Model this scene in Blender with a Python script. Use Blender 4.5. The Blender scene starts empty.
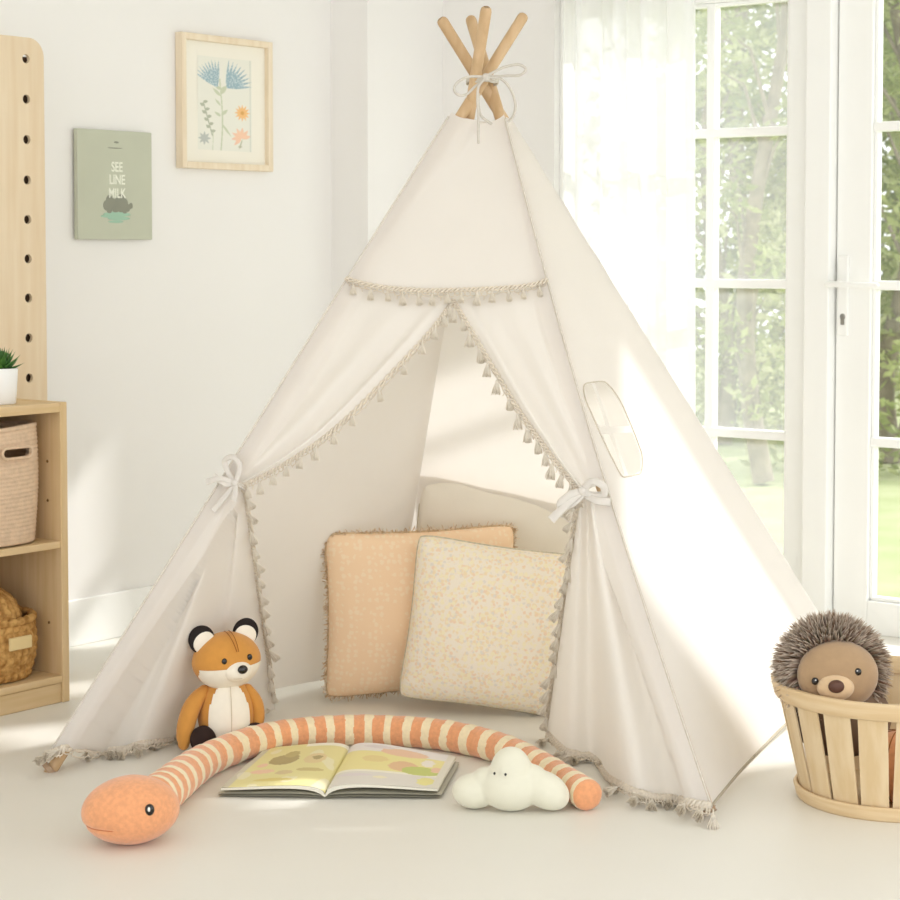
import bpy, math, random
from mathutils import Vector as V, Matrix, Euler, noise
from mathutils.geometry import delaunay_2d_cdt
rnd = random.Random(7)
PI = math.pi
sc = bpy.context.scene
COL = sc.collection

# ------------------------------------------------------------------ camera
F = 2000.0; PITCH = math.radians(3); CY = 354.8; H = 1.15
CAM = V((0, 0, H))
def ray(px, py):
    dx = (px - 450) / F; dy = (CY - py) / F
    c, s = math.cos(PITCH), math.sin(PITCH)
    return V((dx, c + dy * s, -s + dy * c))
def at(px, py, Y):                       # point of the sight line at world depth Y
    d = ray(px, py); return CAM + d * (Y / d.y)
def atz(px, py, z=0.0):                  # point of the sight line at height z
    d = ray(px, py); return CAM + d * ((z - H) / d.z)
def hit(px, py, p, n):
    d = ray(px, py); return CAM + d * ((p - CAM).dot(n) / d.dot(n))

cd = bpy.data.cameras.new('camera'); cam = bpy.data.objects.new('camera', cd); COL.objects.link(cam)
cam.location = CAM; cam.rotation_euler = (PI / 2 - PITCH, 0, 0)
cd.sensor_width = 36; cd.lens = F / 900 * 36
cd.shift_y = -(450 - CY) / 900
cd.clip_start = 0.05; cd.clip_end = 200
cd.dof.use_dof = True; cd.dof.focus_distance = 4.4; cd.dof.aperture_fstop = 9
sc.camera = cam

# ------------------------------------------------------------------ colours, materials
def lin(r, g, b):
    f = lambda c: (c / 255) / 12.92 if c / 255 <= .04045 else ((c / 255 + .055) / 1.055) ** 2.4
    return (f(r), f(g), f(b), 1)
def mat(name, col, rough=.7, var=0, scale=20, bump=0, bscale=200, trans=0, metal=0, attr=None, stretch=None, spec=.3, sheen=0, col2=None):
    m = bpy.data.materials.new(name); m.use_nodes = True
    nt = m.node_tree; N = nt.nodes; L = nt.links; b = N['Principled BSDF']
    b.inputs['Base Color'].default_value = col; b.inputs['Roughness'].default_value = rough
    b.inputs['Metallic'].default_value = metal; b.inputs['Specular IOR Level'].default_value = spec
    b.inputs['Sheen Weight'].default_value = sheen
    tc = N.new('ShaderNodeTexCoord'); mp = N.new('ShaderNodeMapping'); L.new(tc.outputs['Object'], mp.inputs[0])
    if stretch: mp.inputs['Scale'].default_value = stretch
    src = None
    if attr:
        a = N.new('ShaderNodeAttribute'); a.attribute_name = 'Col'; src = a.outputs['Color']
        L.new(src, b.inputs['Base Color'])
    if var:
        n = N.new('ShaderNodeTexNoise'); n.inputs['Scale'].default_value = scale; n.inputs['Detail'].default_value = 4
        L.new(mp.outputs[0], n.inputs['Vector'])
        mx = N.new('ShaderNodeMix'); mx.data_type = 'RGBA'
        cr = N.new('ShaderNodeMapRange'); cr.inputs[1].default_value = .35; cr.inputs[2].default_value = .65
        L.new(n.outputs[0], cr.inputs[0]); L.new(cr.outputs[0], mx.inputs[0])
        c2 = col2 or tuple(c * (1 - var) for c in col[:3]) + (1,)
        mx.inputs[6].default_value = col; mx.inputs[7].default_value = c2
        if src: L.new(src, mx.inputs[6]); L.new(src, mx.inputs[7])
        src = mx.outputs[2]; L.new(src, b.inputs['Base Color'])
    if bump:
        n2 = N.new('ShaderNodeTexNoise'); n2.inputs['Scale'].default_value = bscale; n2.inputs['Detail'].default_value = 3
        L.new(mp.outputs[0], n2.inputs['Vector'])
        bp = N.new('ShaderNodeBump'); bp.inputs['Strength'].default_value = bump; bp.inputs['Distance'].default_value = .0012
        L.new(n2.outputs[0], bp.inputs['Height']); L.new(bp.outputs[0], b.inputs['Normal'])
    if trans:
        t = N.new('ShaderNodeBsdfTranslucent'); t.inputs[0].default_value = col
        if src: L.new(src, t.inputs[0])
        ms = N.new('ShaderNodeMixShader'); ms.inputs[0].default_value = trans
        out = N['Material Output']
        L.new(b.outputs[0], ms.inputs[1]); L.new(t.outputs[0], ms.inputs[2]); L.new(ms.outputs[0], out.inputs[0])
    return m
def wood(name, c1, c2, axis=2, rough=.5, scale=14):
    st = [18, 18, 18]; st[axis] = 1.2
    return mat(name, c1, rough, .1, scale / 6, .05, 30, stretch=tuple(st), col2=c2)
def dots(name, base, cols, scale, thr=.3, trans=0, rough=.85):
    """woven cloth with small printed blobs: one voronoi layer per colour"""
    m = mat(name, base, rough, bump=.25, bscale=420); nt = m.node_tree; N = nt.nodes; L = nt.links; b = N['Principled BSDF']
    tc = N.new('ShaderNodeTexCoord'); prev = None
    for i, (c, off, th) in enumerate(cols):
        mp = N.new('ShaderNodeMapping'); mp.inputs['Location'].default_value = (off, off * .7, off * .3); L.new(tc.outputs['Object'], mp.inputs[0])
        nz = N.new('ShaderNodeTexNoise'); nz.inputs['Scale'].default_value = scale * 1.6; L.new(mp.outputs[0], nz.inputs[0])
        ad = N.new('ShaderNodeMix'); ad.data_type = 'VECTOR'; ad.inputs[0].default_value = .012; L.new(mp.outputs[0], ad.inputs[4]); L.new(nz.outputs[1], ad.inputs[5])
        v = N.new('ShaderNodeTexVoronoi'); v.inputs['Scale'].default_value = scale; v.inputs['Randomness'].default_value = .55; L.new(ad.outputs[1], v.inputs['Vector'])
        mr = N.new('ShaderNodeMapRange'); mr.inputs[1].default_value = th; mr.inputs[2].default_value = th - .12; L.new(v.outputs[0], mr.inputs[0])
        mx = N.new('ShaderNodeMix'); mx.data_type = 'RGBA'; L.new(mr.outputs[0], mx.inputs[0]); mx.inputs[7].default_value = c
        if prev: L.new(prev, mx.inputs[6])
        else: mx.inputs[6].default_value = base
        prev = mx.outputs[2]
    L.new(prev, b.inputs['Base Color'])
    return m
def glass(name, haze):
    m = bpy.data.materials.new(name); m.use_nodes = True; nt = m.node_tree; N = nt.nodes; L = nt.links
    N.remove(N['Principled BSDF']); out = N['Material Output']
    t = N.new('ShaderNodeBsdfTransparent'); g = N.new('ShaderNodeBsdfGlossy'); g.inputs['Roughness'].default_value = .03
    m1 = N.new("ShaderNodeMixShader"); m1.inputs[0].default_value = .035; L.new(t.outputs[0], m1.inputs[1]); L.new(g.outputs[0], m1.inputs[2])
    d = N.new('ShaderNodeBsdfTranslucent'); d.inputs[0].default_value = (.95, .95, .95, 1)
    nz = N.new('ShaderNodeTexNoise'); nz.inputs['Scale'].default_value = 3
    mr = N.new('ShaderNodeMapRange'); mr.inputs[3].default_value = haze * .6; mr.inputs[4].default_value = haze * 1.4
    L.new(nz.outputs[0], mr.inputs[0])
    m2 = N.new('ShaderNodeMixShader'); L.new(mr.outputs[0], m2.inputs[0])
    L.new(m1.outputs[0], m2.inputs[1]); L.new(d.outputs[0], m2.inputs[2]); L.new(m2.outputs[0], out.inputs[0])
    return m
def sheer(name, alpha):
    m = bpy.data.materials.new(name); m.use_nodes = True; nt = m.node_tree; N = nt.nodes; L = nt.links
    N.remove(N['Principled BSDF']); out = N['Material Output']
    t = N.new('ShaderNodeBsdfTransparent'); d = N.new('ShaderNodeBsdfDiffuse'); d.inputs[0].default_value = (.92, .92, .92, 1)
    tr = N.new('ShaderNodeBsdfTranslucent'); tr.inputs[0].default_value = (.92, .92, .92, 1)
    m1 = N.new('ShaderNodeMixShader'); m1.inputs[0].default_value = .5; L.new(d.outputs[0], m1.inputs[1]); L.new(tr.outputs[0], m1.inputs[2])
    lw = N.new('ShaderNodeLayerWeight'); lw.inputs[0].default_value = .35
    mr = N.new('ShaderNodeMapRange'); mr.inputs[3].default_value = alpha; mr.inputs[4].default_value = 1; L.new(lw.outputs[1], mr.inputs[0])
    m2 = N.new('ShaderNodeMixShader'); L.new(mr.outputs[0], m2.inputs[0]); L.new(t.outputs[0], m2.inputs[1]); L.new(m1.outputs[0], m2.inputs[2])
    L.new(m2.outputs[0], out.inputs[0]); return m

WALL = mat('wall_paint', lin(238, 236, 233), .8, .01, 3, .05, 60)
WHITE = mat('white_gloss_paint', lin(244, 244, 241), .35, .01, 5)
FLOOR = mat('floor_vinyl', lin(229, 226, 217), .42, .03, 1.2, .02, 8, spec=.35)
BEECH = wood('beech_wood', lin(206, 176, 138), lin(192, 160, 120))
MAPLE = wood('maple_board', lin(226, 208, 180), lin(220, 198, 166))
BIRCH = wood('birch_cabinet', lin(220, 193, 152), lin(210, 181, 134), axis=0)
BIRCHV = wood('birch_cabinet_upright', lin(220, 193, 152), lin(210, 181, 134), axis=2)
SLAT = wood('basket_slat_wood', lin(224, 202, 166), lin(214, 188, 146))
CANVAS = mat('tent_canvas', lin(243, 239, 233), .9, .015, 6, .12, 500, trans=.38, spec=.1)
TRIM = mat('fringe_cotton', lin(246, 236, 220), .95, .14, 160, .15, 500, trans=.25)
TASSEL = mat('tassel_cotton', lin(244, 237, 224), .95, trans=.35)
RIBBON = mat('tie_ribbon', lin(230, 224, 216), .9, .04, 60, .2, 300, trans=.15)
CORD = mat('cotton_cord', lin(208, 201, 190), .9, .1, 200)
BLACK = mat('black_felt', lin(34, 26, 24), .8, bump=.3, bscale=600)
GLOSSB = mat('black_button', lin(18, 14, 12), .12, spec=.6)

# ------------------------------------------------------------------ mesh builder
class M:
    def __init__(s): s.v = []; s.f = []; s.m = []; s.c = []
    def add(s, vs, fs, mi=0, col=None):
        o = len(s.v); s.v += [V(p) for p in vs]; s.f += [tuple(i + o for i in f) for f in fs]; s.m += [mi] * len(fs)
        if col is not None: s.c += [col] * len(vs)
    def box(s, x0, x1, y0, y1, z0, z1, mi=0):
        s.add([(x, y, z) for x in (x0, x1) for y in (y0, y1) for z in (z0, z1)],
              [(0, 1, 3, 2), (4, 6, 7, 5), (0, 4, 5, 1), (2, 3, 7, 6), (0, 2, 6, 4), (1, 5, 7, 3)], mi)
    def grid(s, fn, nu, nv, mi=0, closeu=False, mifn=None, cfn=None):
        o = len(s.v)
        for j in range(nv + 1):
            for i in range(nu if closeu else nu + 1):
                s.v.append(V(fn(i / nu, j / nv)))
                if cfn: s.c.append(cfn(i / nu, j / nv))
        w = nu if closeu else nu + 1
        for j in range(nv):
            for i in range(nu):
                i2 = (i + 1) % w
                s.f.append((o + j * w + i, o + j * w + i2, o + (j + 1) * w + i2, o + (j + 1) * w + i))
                s.m.append(mifn((i + .5) / nu, (j + .5) / nv) if mifn else mi)
    def ball(s, c, r, nu=32, nv=20, rot=None, mi=0, keep=None, disp=None, mifn=None):
        c = V(c); r = (r, r, r) if isinstance(r, (int, float)) else r; R = rot or Matrix.Identity(3)
        def fn(a, b):
            th = 2 * PI * a; ph = PI * (b * .998 + .001)
            d = V((math.sin(ph) * math.cos(th), math.sin(ph) * math.sin(th), -math.cos(ph)))
            k = disp(d) if disp else 1
            return c + R @ V((d.x * r[0] * k, d.y * r[1] * k, d.z * r[2] * k))
        def dirn(a, b):
            th = 2 * PI * a; ph = PI * b
            return V((math.sin(ph) * math.cos(th), math.sin(ph) * math.sin(th), -math.cos(ph)))
        if not keep: s.grid(fn, nu, nv, mi, closeu=True, mifn=(lambda a, b: mifn(dirn(a, b))) if mifn else None); return
        for j in range(nv):
            for i in range(nu):
                if keep(dirn((i + .5) / nu, (j + .5) / nv)):
                    s.add([fn(i / nu, j / nv), fn((i + 1) / nu, j / nv), fn((i + 1) / nu, (j + 1) / nv), fn(i / nu, (j + 1) / nv)], [(0, 1, 2, 3)], mi)
    def tube(s, pts, r, n=10, flat=1, closed=False, caps=True, mi=0, up=None, mifn=None, round_end=False):
        pts = [V(p) for p in pts]; k = len(pts); rr = r if isinstance(r, (list, tuple)) else [r] * k
        if round_end:
            a = (pts[0] - pts[1]).normalized(); b = (pts[-1] - pts[-2]).normalized(); r0, r1 = rr[0], rr[-1]
            A = [(pts[0] + a * r0 * math.sin(q), r0 * math.cos(q)) for q in (1.5, 1.2, .85, .45)]
            B = [(pts[-1] + b * r1 * math.sin(q), r1 * math.cos(q)) for q in (.45, .85, 1.2, 1.5)]
            pts = [p for p, _ in A] + pts + [p for p, _ in B]; rr = [q for _, q in A] + list(rr) + [q for _, q in B]; k = len(pts)
        o = len(s.v); nrm = None
        for i in range(k):
            if closed: t = pts[(i + 1) % k] - pts[i - 1]
            else: t = pts[min(i + 1, k - 1)] - pts[max(i - 1, 0)]
            t.normalize()
            if nrm is None:
                nrm = V(up) if up else (V((0, 0, 1)) if abs(t.z) < .9 else V((1, 0, 0)))
            nrm = V(up) if up else nrm
            nrm = (nrm - t * nrm.dot(t)); nrm.normalize() if nrm.length > 1e-6 else None
            b = t.cross(nrm)
            for j in range(n):
                a = 2 * PI * j / n
                s.v.append(pts[i] + nrm * (math.cos(a) * rr[i] * flat) + b * (math.sin(a) * rr[i]))
        for i in range(k if closed else k - 1):
            for j in range(n):
                i2 = (i + 1) % k
                s.f.append((o + i * n + j, o + i2 * n + j, o + i2 * n + (j + 1) % n, o + i * n + (j + 1) % n))
                s.m.append(mifn(i / (k - 1)) if mifn else mi)
        if caps and not closed:
            s.f.append(tuple(o + j for j in range(n))[::-1]); s.m.append(mi)
            s.f.append(tuple(o + (k - 1) * n + j for j in range(n))); s.m.append(mi)
    def lathe(s, prof, n=48, c=(0, 0, 0), mi=0, disp=None):
        c = V(c)
        def fn(a, b):
            x = b * (len(prof) - 1); i = min(int(x), len(prof) - 2); q = x - i
            r = prof[i][0] * (1 - q) + prof[i + 1][0] * q; z = prof[i][1] * (1 - q) + prof[i + 1][1] * q
            if disp: r += disp(a, z)
            return c + V((r * math.cos(2 * PI * a), r * math.sin(2 * PI * a), z))
        s.grid(fn, n, len(prof) - 1, mi, closeu=True)
    def build(s, name, mt, parent=None, smooth=True, world=False, bevel=0, auto=False):
        me = bpy.data.meshes.new(name)
        off = V((0, 0, 0))
        vs = s.v
        if world and parent:
            inv = (Matrix.Translation(parent.location) @ parent.rotation_euler.to_matrix().to_4x4()).inverted()
            if parent.parent:
                pp = parent.parent
                inv = inv @ Matrix.Identity(4) if parent.location.length == 0 else inv
                inv = (Matrix.Translation(pp.location) @ pp.rotation_euler.to_matrix().to_4x4() @ Matrix.Translation(parent.location)).inverted()
            vs = [inv @ p for p in vs]
        me.from_pydata([tuple(p) for p in vs], [], s.f)
        for x in (mt if isinstance(mt, (list, tuple)) else [mt]): me.materials.append(x)
        me.polygons.foreach_set('material_index', s.m)
        if s.c:
            at_ = me.color_attributes.new('Col', 'FLOAT_COLOR', 'POINT')
            at_.data.foreach_set('color', [q for c in s.c for q in (c[0], c[1], c[2], 1)])
        if smooth: me.polygons.foreach_set('use_smooth', [True] * len(me.polygons))
        me.update(); me.validate()
        o = bpy.data.objects.new(name, me); COL.objects.link(o)
        if parent: o.parent = parent
        if bevel:
            b = o.modifiers.new('bevel', 'BEVEL'); b.width = bevel; b.segments = 2; b.limit_method = 'ANGLE'
        return o
def empty(name, loc, label, cat, rz=0, group=None, kind=None):
    o = bpy.data.objects.new(name, None); COL.objects.link(o); o.location = loc; o.rotation_euler = (0, 0, rz); o.empty_display_size = .1
    return tag(o, label, cat, group, kind)
def tag(o, label=None, cat=None, group=None, kind=None):
    if label: o['label'] = label
    if cat: o['category'] = cat
    if group: o['group'] = group
    if kind: o['kind'] = kind
    return o
def spline(pts, n, closed=False):
    pts = [V(p) for p in pts]; k = len(pts); out = []
    segs = k if closed else k - 1
    for i in range(n + (0 if closed else 1)):
        x = i / n * segs; j = min(int(x), segs - 1); t = x - j
        g = lambda q: pts[q % k] if closed else pts[max(0, min(k - 1, q))]
        a, b, c, d = g(j - 1), g(j), g(j + 1), g(j + 2)
        out.append(.5 * (2 * b + (c - a) * t + (2 * a - 5 * b + 4 * c - d) * t * t + (3 * b - a - 3 * c + d) * t ** 3))
    return out
def cdt_panel(outer, holes, inner):
    """2-D polygon with holes -> verts2d, faces"""
    vs = list(outer); edges = [(i, (i + 1) % len(outer)) for i in range(len(outer))]
    for h in holes:
        o = len(vs); vs += h; edges += [(o + i, o + (i + 1) % len(h)) for i in range(len(h))]
    def inside(p, poly):
        c = False
        for i in range(len(poly)):
            (x1, y1), (x2, y2) = poly[i - 1], poly[i]
            if (y1 > p[1]) != (y2 > p[1]) and p[0] < (x2 - x1) * (p[1] - y1) / (y2 - y1) + x1: c = not c
        return c
    vs += [p for p in inner if inside(p, outer)]
    r = delaunay_2d_cdt([V(p) for p in vs], edges, [], 0, 1e-6)
    fs = []
    for f in r[2]:
        c = sum((r[0][i] for i in f), V((0, 0))) / len(f)
        if inside(c, outer) and not any(inside(c, h) for h in holes): fs.append(tuple(f))
    return r[0], fs

# ------------------------------------------------------------------ the room (square room, turned 37.8 degrees to the lens)
TH = math.atan(.775)
U = V((math.sin(TH), math.cos(TH), 0)); W = V((math.cos(TH), -math.sin(TH), 0))
W0 = atz(110, 638)
AU = math.atan2(U.y, U.x)                  # rotation of a thing whose local x runs along the left wall; local y = -W
def RP(s, r, z=0): return W0 + U * s + W * r + V((0, 0, z))
def sr(p): d = p - W0; return d.dot(U), d.dot(W)
def on_left(px, py=400, r=0.0): p = hit(px, py, W0 + W * r, W); return (p - W0).dot(U), p.z
s1 = on_left(332)[0]                       # left wall ends here
pier_r = sr(hit(368, 300, RP(s1, 0), U))[1]
s2 = on_left(443, r=pier_r)[0]             # window wall stands here
def on_win(px, py=300, ds=.042): p = hit(px, py, RP(s2 + ds, 0), U); return (p - W0).dot(W), p.z
RZ = -TH + PI / 2 - PI / 2
def roomobj(name, boxes, mt, parent=None, kind='structure', bevel=0):
    m = M()
    for (a0, a1, b0, b1, z0, z1) in boxes: m.box(a0, a1, -b1, -b0, z0, z1)
    o = m.build(name, mt, parent, smooth=False, bevel=bevel)
    if not parent:
        o.location = W0 * 1.0; o.location.z = 0; o.rotation_euler = (0, 0, AU)
        if kind: o['kind'] = kind
    return o
CEIL = 2.55
RMAX = 5.5
roomobj('wall_left', [(-6.5, s1, -.15, 0, 0, CEIL), (s1, s2 + .15, -.15, pier_r, 0, CEIL)], WALL)
roomobj('baseboard_left', [(-6.5, s1 - .0, 0, .014, 0, .135)], WHITE, bevel=.003)
roomobj('floor', [(-6.5, s2 + .15, -.15, RMAX, -.12, 0)], FLOOR)
roomobj('ceiling', [(-6.5, s2 + .15, -.15, RMAX, CEIL, CEIL + .1)], WALL)
rw0 = on_win(566)[0] - .02; rw1 = on_win(800)[0]
rd0 = on_win(838)[0]; rd1 = 2.37
rx0 = rd1 + .075; rx1 = 3.06
HEAD = 2.31; HEAD1 = 1.98
roomobj('wall_back', [(s2, s2 + .15, pier_r, rw0, 0, CEIL), (s2, s2 + .15, rx1 + .05, RMAX, 0, CEIL), (s2, s2 + .15, rw0, rx1 + .05, HEAD, CEIL), (s2, s2 + .15, rw0, on_win(812)[0], HEAD1, HEAD)], WALL)
GL1 = glass('hazy_window_glass', .11); GL2 = glass('door_glass', .01)
ZM = [.577, 1.045, 1.515, 1.985]
def window(name, r0, r1, stl, strr, z0, muntr, gl, mw=.03, HEAD=HEAD, bars=ZM):
    e = empty(name, RP(s2, 0) * 1.0, None, None, AU, kind='structure')
    y = lambda *a: a
    d0, d1 = .03, .09
    fr = M(); zt = HEAD - .06
    def bx(m, a, b, z0_, z1_, x0=d0, x1=d1): m.box(x0, x1, -b, -a, z0_, z1_)
    bx(fr, r0, r0 + stl, .0, HEAD); bx(fr, r1 - strr, r1, .0, HEAD); bx(fr, r0 + stl, r1 - strr, zt, HEAD); bx(fr, r0 + stl, r1 - strr, 0, z0)
    # stepped glazing bead
    g0, g1 = r0 + stl, r1 - strr
    for (a, b, c, d) in ((g0, g0 + .012, z0, zt), (g1 - .012, g1, z0, zt), (g0, g1, z0, z0 + .012), (g0, g1, zt - .012, zt)):
        bx(fr, a, b, c, d, d0 + .015, d1 - .015)
    fr.build('window_frame', WHITE, e, smooth=False, bevel=.003)
    for z in bars:
        if z0 < z < zt:
            m = M(); bx(m, g0, g1, z - .014, z + .014, d0 + .008, d1 - .01); m.build('glazing_bar', WHITE, e, smooth=False, bevel=.004)
    for r in muntr:
        m = M(); bx(m, r - mw / 2, r + mw / 2, z0, zt, d0 + .012, d1 - .012); m.build('glazing_bar', WHITE, e, smooth=False, bevel=.004)
    m = M(); bx(m, g0, g1, z0, zt, .058, .062); m.build('pane', gl, e, smooth=False)
    return e
ra = on_win(788)[0]; rm = on_win(709)[0]
w1 = window('window_1', rw0, on_win(812)[0], .05, on_win(812)[0] - ra, .1, [rm, rm - (ra - rm) + .01], GL1, HEAD=HEAD1)
roomobj('trim_1', [(s2 - .012, s2 + .14, on_win(812)[0], rd0 - .004, 0, HEAD)], WHITE, bevel=.004)
dg0 = on_win(872)[0]
d1_ = window('door_1', rd0, rd1, dg0 - rd0, .03, .1, [], GL2, .026)
w2 = window('window_2', rx0, rx1, .02, .04, .1, [], GL2, bars=[])
roomobj('trim_3', [(s2 - .012, s2 + .14, rd1 + .003, rx0 - .003, 0, HEAD)], WHITE, bevel=.004)
roomobj('trim_2', [(s2 - .012, s2 + .14, rx1, rx1 + .06, 0, HEAD)], WHITE, bevel=.004)
# door lever, back plate and keyhole
rh = on_win(847)[0]; zh = on_win(850, 284)[1]
m = M(); m.box(.018, .03, -(rh + .014), -(rh - .020), zh - .155, zh + .085); pl = m.build('lock_plate', WHITE, d1_, smooth=False, bevel=.004)
m = M(); m.tube([(.022, -rh, zh), (-.03, -rh, zh)], .010, 14); m.tube([(-.03, -(rh - .028), zh), (-.034, -(rh + .03), zh), (-.03, -(rh + .13), zh - .003)], .009, 12, round_end=True)
m.build('door_handle', WHITE, d1_)
m = M(); m.ball((.0175, -(rh - .002), zh - .098), (.003, .009, .010), 20, 12); m.box(.0145, .018, -(rh + .004), -(rh - .007), zh - .122, zh - .098)
m.build('keyhole', mat('brushed_nickel', lin(150, 148, 142), .35, metal=.7), pl, smooth=False)
pl.location = (0, 0, 0)

# sheer curtain
rc0, rc1 = on_win(558, ds=-.12)[0], on_win(692, ds=-.12)[0]
sC = s2 - .12
cur = M()
def cf(a, b):
    r = rc0 + (rc1 - rc0) * a; z = .02 + (2.3 - .02) * b
    k = .020 * math.sin(a * 2 * PI * 4.3 + .5 * math.sin(b * 2 + a * 5)) + .006 * math.sin(a * 2 * PI * 10 + b * 1.3 + 1)
    return RP(sC + k, r + .008 * math.sin(a * 40 + b * 3), z)
cur.grid(cf, 220, 30)
ce = empty('sheer_curtain', RP(sC, rc0, 0), 'sheer white curtain hanging in soft folds over the left side of the tall window', 'curtain')
cur.build('curtain_panel', sheer('sheer_voile', .86), ce, world=True)
m = M(); m.tube([RP(sC, rc0 - .06, 2.32), RP(sC, rc1 + .5, 2.32)], .012, 12); m.build('curtain_rod', WHITE, ce, world=True)

# ------------------------------------------------------------------ garden
lawn = M(); lawn.grid(lambda a, b: V((-12 + 44 * a, 6.2 + 40 * b, -.13 + .02 * noise.noise(V((a * 30, b * 30, 0))))), 60, 60)
# keep the lawn outside: build it behind the window wall, in the room's frame
lawn = M(); lawn.grid(lambda a, b: V((.16 + 40 * b, 8 - 38 * a, -.14 + .02 * noise.noise(V((a * 30, b * 30, 0))))), 60, 60)
lo = lawn.build('ground', mat('lawn_grass', lin(160, 166, 124), .9, .25, 4, .6, 60, col2=lin(146, 156, 108)))
lo.location = RP(s2, 0); lo.location.z = 0; lo.rotation_euler = (0, 0, AU); lo['kind'] = 'structure'
LEAFM = []
for i, c in enumerate([(142, 154, 98), (166, 174, 120), (122, 134, 92), (184, 188, 144)]):
    LEAFM.append(mat('leaf_green_%s' % 'abcd'[i], lin(*c), .6, .2, 2, trans=.5, spec=.1))
BARK = mat('bark', lin(140, 132, 112), .9, .3, 12, .8, 40)
def leaves(m, clusters, n, size):
    tot = sum(c[1] ** 2 for c in clusters)
    for (c, r, mi) in clusters:
        for _ in range(int(n * r * r / tot)):
            d = V((rnd.gauss(0, 1), rnd.gauss(0, 1), rnd.gauss(0, 1))); d.normalize(); d *= r * (rnd.random() ** .45)
            p = V(c) + V((d.x, d.y, d.z * .8))
            a = V((rnd.uniform(-1, 1), rnd.uniform(-1, 1), rnd.uniform(-.6, .8))).normalized(); b = a.orthogonal().normalized()
            b = (Matrix.Rotation(rnd.uniform(0, 6.28), 3, a) @ b); L_ = size * rnd.uniform(.6, 1.3); n_ = a.cross(b)
            m.add([p, p + a * L_ * .5 + b * L_ * .22, p + a * L_, p + a * L_ * .5 - b * L_ * .22 + n_ * L_ * .05], [(0, 1, 2, 3)], rnd.choice((mi, mi, 0, 1)))
def tree(name, X, Y, hgt, rad, n, size, label, seed, low=.1, group='garden trees behind the windows', wob=.12, tone=0):
    rnd.seed(seed)
    e = empty(name, (X, Y, -.13), label, 'tree', group=group)
    t = M(); pts = [V((wob * math.sin(k * .9 + seed), wob * .6 * math.cos(k * 1.3), hgt * k / 7)) for k in range(8)]; pts[0] = V((0, 0, 0))
    t.tube(spline(pts, 20), [.05 * (1 - .7 * i / 20) * (hgt / 3) for i in range(21)], 8)
    cl = []
    nc = int(16 * hgt / 3)
    for k in range(nc):
        z = hgt * (low + (1.02 - low) * (k + .5) / nc); an = rnd.uniform(0, 6.28); q = rad * rnd.uniform(.2, .85)
        c = V((q * math.cos(an), q * math.sin(an), z)); cl.append((c, rad * rnd.uniform(.35, .55), rnd.choice((0, 1, 2, 3) if tone == 0 else ((2, 2, 0, 2) if tone == 1 else (3, 1, 3, 1)))))
        j = min(20, int(20 * (z - .1) / hgt)); 
        t.tube([spline(pts, 20)[max(0, j - 2)], (c + spline(pts, 20)[max(0, j)]) / 2 + V((0, 0, -.04)), c], [.014, .009, .004], 6)
    t.build('trunk', BARK, e)
    f = M(); leaves(f, cl, n, size); fo = f.build('foliage', LEAFM, e, smooth=False)
    return e
TL = [
 ('leafy_tree', at(764, 438, 11.0), 3.6, .42, 1500, .075, 'slim young tree with a thin trunk in the middle of the left window', 3, .05, 0),
 ('garden_tree', at(892, 440, 12.0), 3.9, .95, 6500, .085, 'dense sunlit green tree seen through the glass door at the right edge', 5, .02, 0),
 ('garden_tree', at(722, 440, 13.2), 3.9, .75, 3200, .085, 'pale green tree showing beside the curtain edge', 8, .02, 2),
 ('garden_tree', at(820, 440, 13.5), 4.2, .8, 4200, .09, 'tree hidden mostly by the white post between window and door', 11, .02, 0),
 ('garden_tree', at(640, 440, 13.5), 4.0, .9, 2800, .09, 'tree behind the sheer curtain', 14, .02, 2),
 ('garden_tree', at(960, 440, 13.5), 4.6, 1.0, 3200, .09, 'tree just beyond the right edge behind the door tree', 17, .02, 1),
 ('background_tree', at(745, 432, 19), 6.2, 1.5, 9000, .14, 'dull distant tree filling the gaps behind the slim young tree', 21, .0, 1),
 ('background_tree', at(885, 432, 19), 6.2, 1.7, 9000, .14, 'dark distant tree behind the sunlit tree at the right edge', 25, .0, 1),
]
for (nm, p, h_, rd, n, sz, lb, sd, lw_, tn) in TL:
    tree(nm, p.x, p.y, h_, rd, n, sz, lb, sd, lw_, tone=tn, group=None)

# ------------------------------------------------------------------ play tent
FLf, FRf, BRf, BLf = atz(51, 771), atz(710, 818), atz(852, 680), atz(381, 670)
def poleline(foot, cx, Yc, tipy):
    c = at(cx, 80, Yc); d = (c - foot).normalized(); t = (c - foot).length
    for _ in range(400):
        p = foot + d * t
        q = p - CAM; fw = V((0, math.cos(PITCH), -math.sin(PITCH))); up = V((0, math.sin(PITCH), math.cos(PITCH)))
        if CY - F * q.dot(up) / q.dot(fw) < tipy: break
        t += .002
    return foot, foot + d * t
def proj(p):
    q = p - CAM; fw = V((0, math.cos(PITCH), -math.sin(PITCH))); up = V((0, math.sin(PITCH), math.cos(PITCH)))
    return 450 + F * q.x / q.dot(fw), CY - F * q.dot(up) / q.dot(fw)
PO = {'FL': poleline(FLf, 483.5, 4.70, 14), 'FR': poleline(FRf, 489, 4.765, 17), 'BR': poleline(BRf, 479, 4.733, 18), 'BL': poleline(BLf, 475, 4.665, 7)}
_ef = (FRf - FLf).normalized()
def pz(k, z):
    a, b = PO[k]; p = a + (b - a) * (z - a.z) / (b.z - a.z)
    if k == 'FR' and 0 < z < 1.45: p = p - _ef * .020 * math.sin(PI * z / 1.45)      # this pole bows inwards under the tie
    return p
TB = V(((FLf.x + BRf.x) / 2, (FLf.y + BRf.y) / 2, 0))
tent = empty('play_tent', TB, 'large white canvas teepee play tent with tied-back tasselled door flaps', 'play tent')
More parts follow.
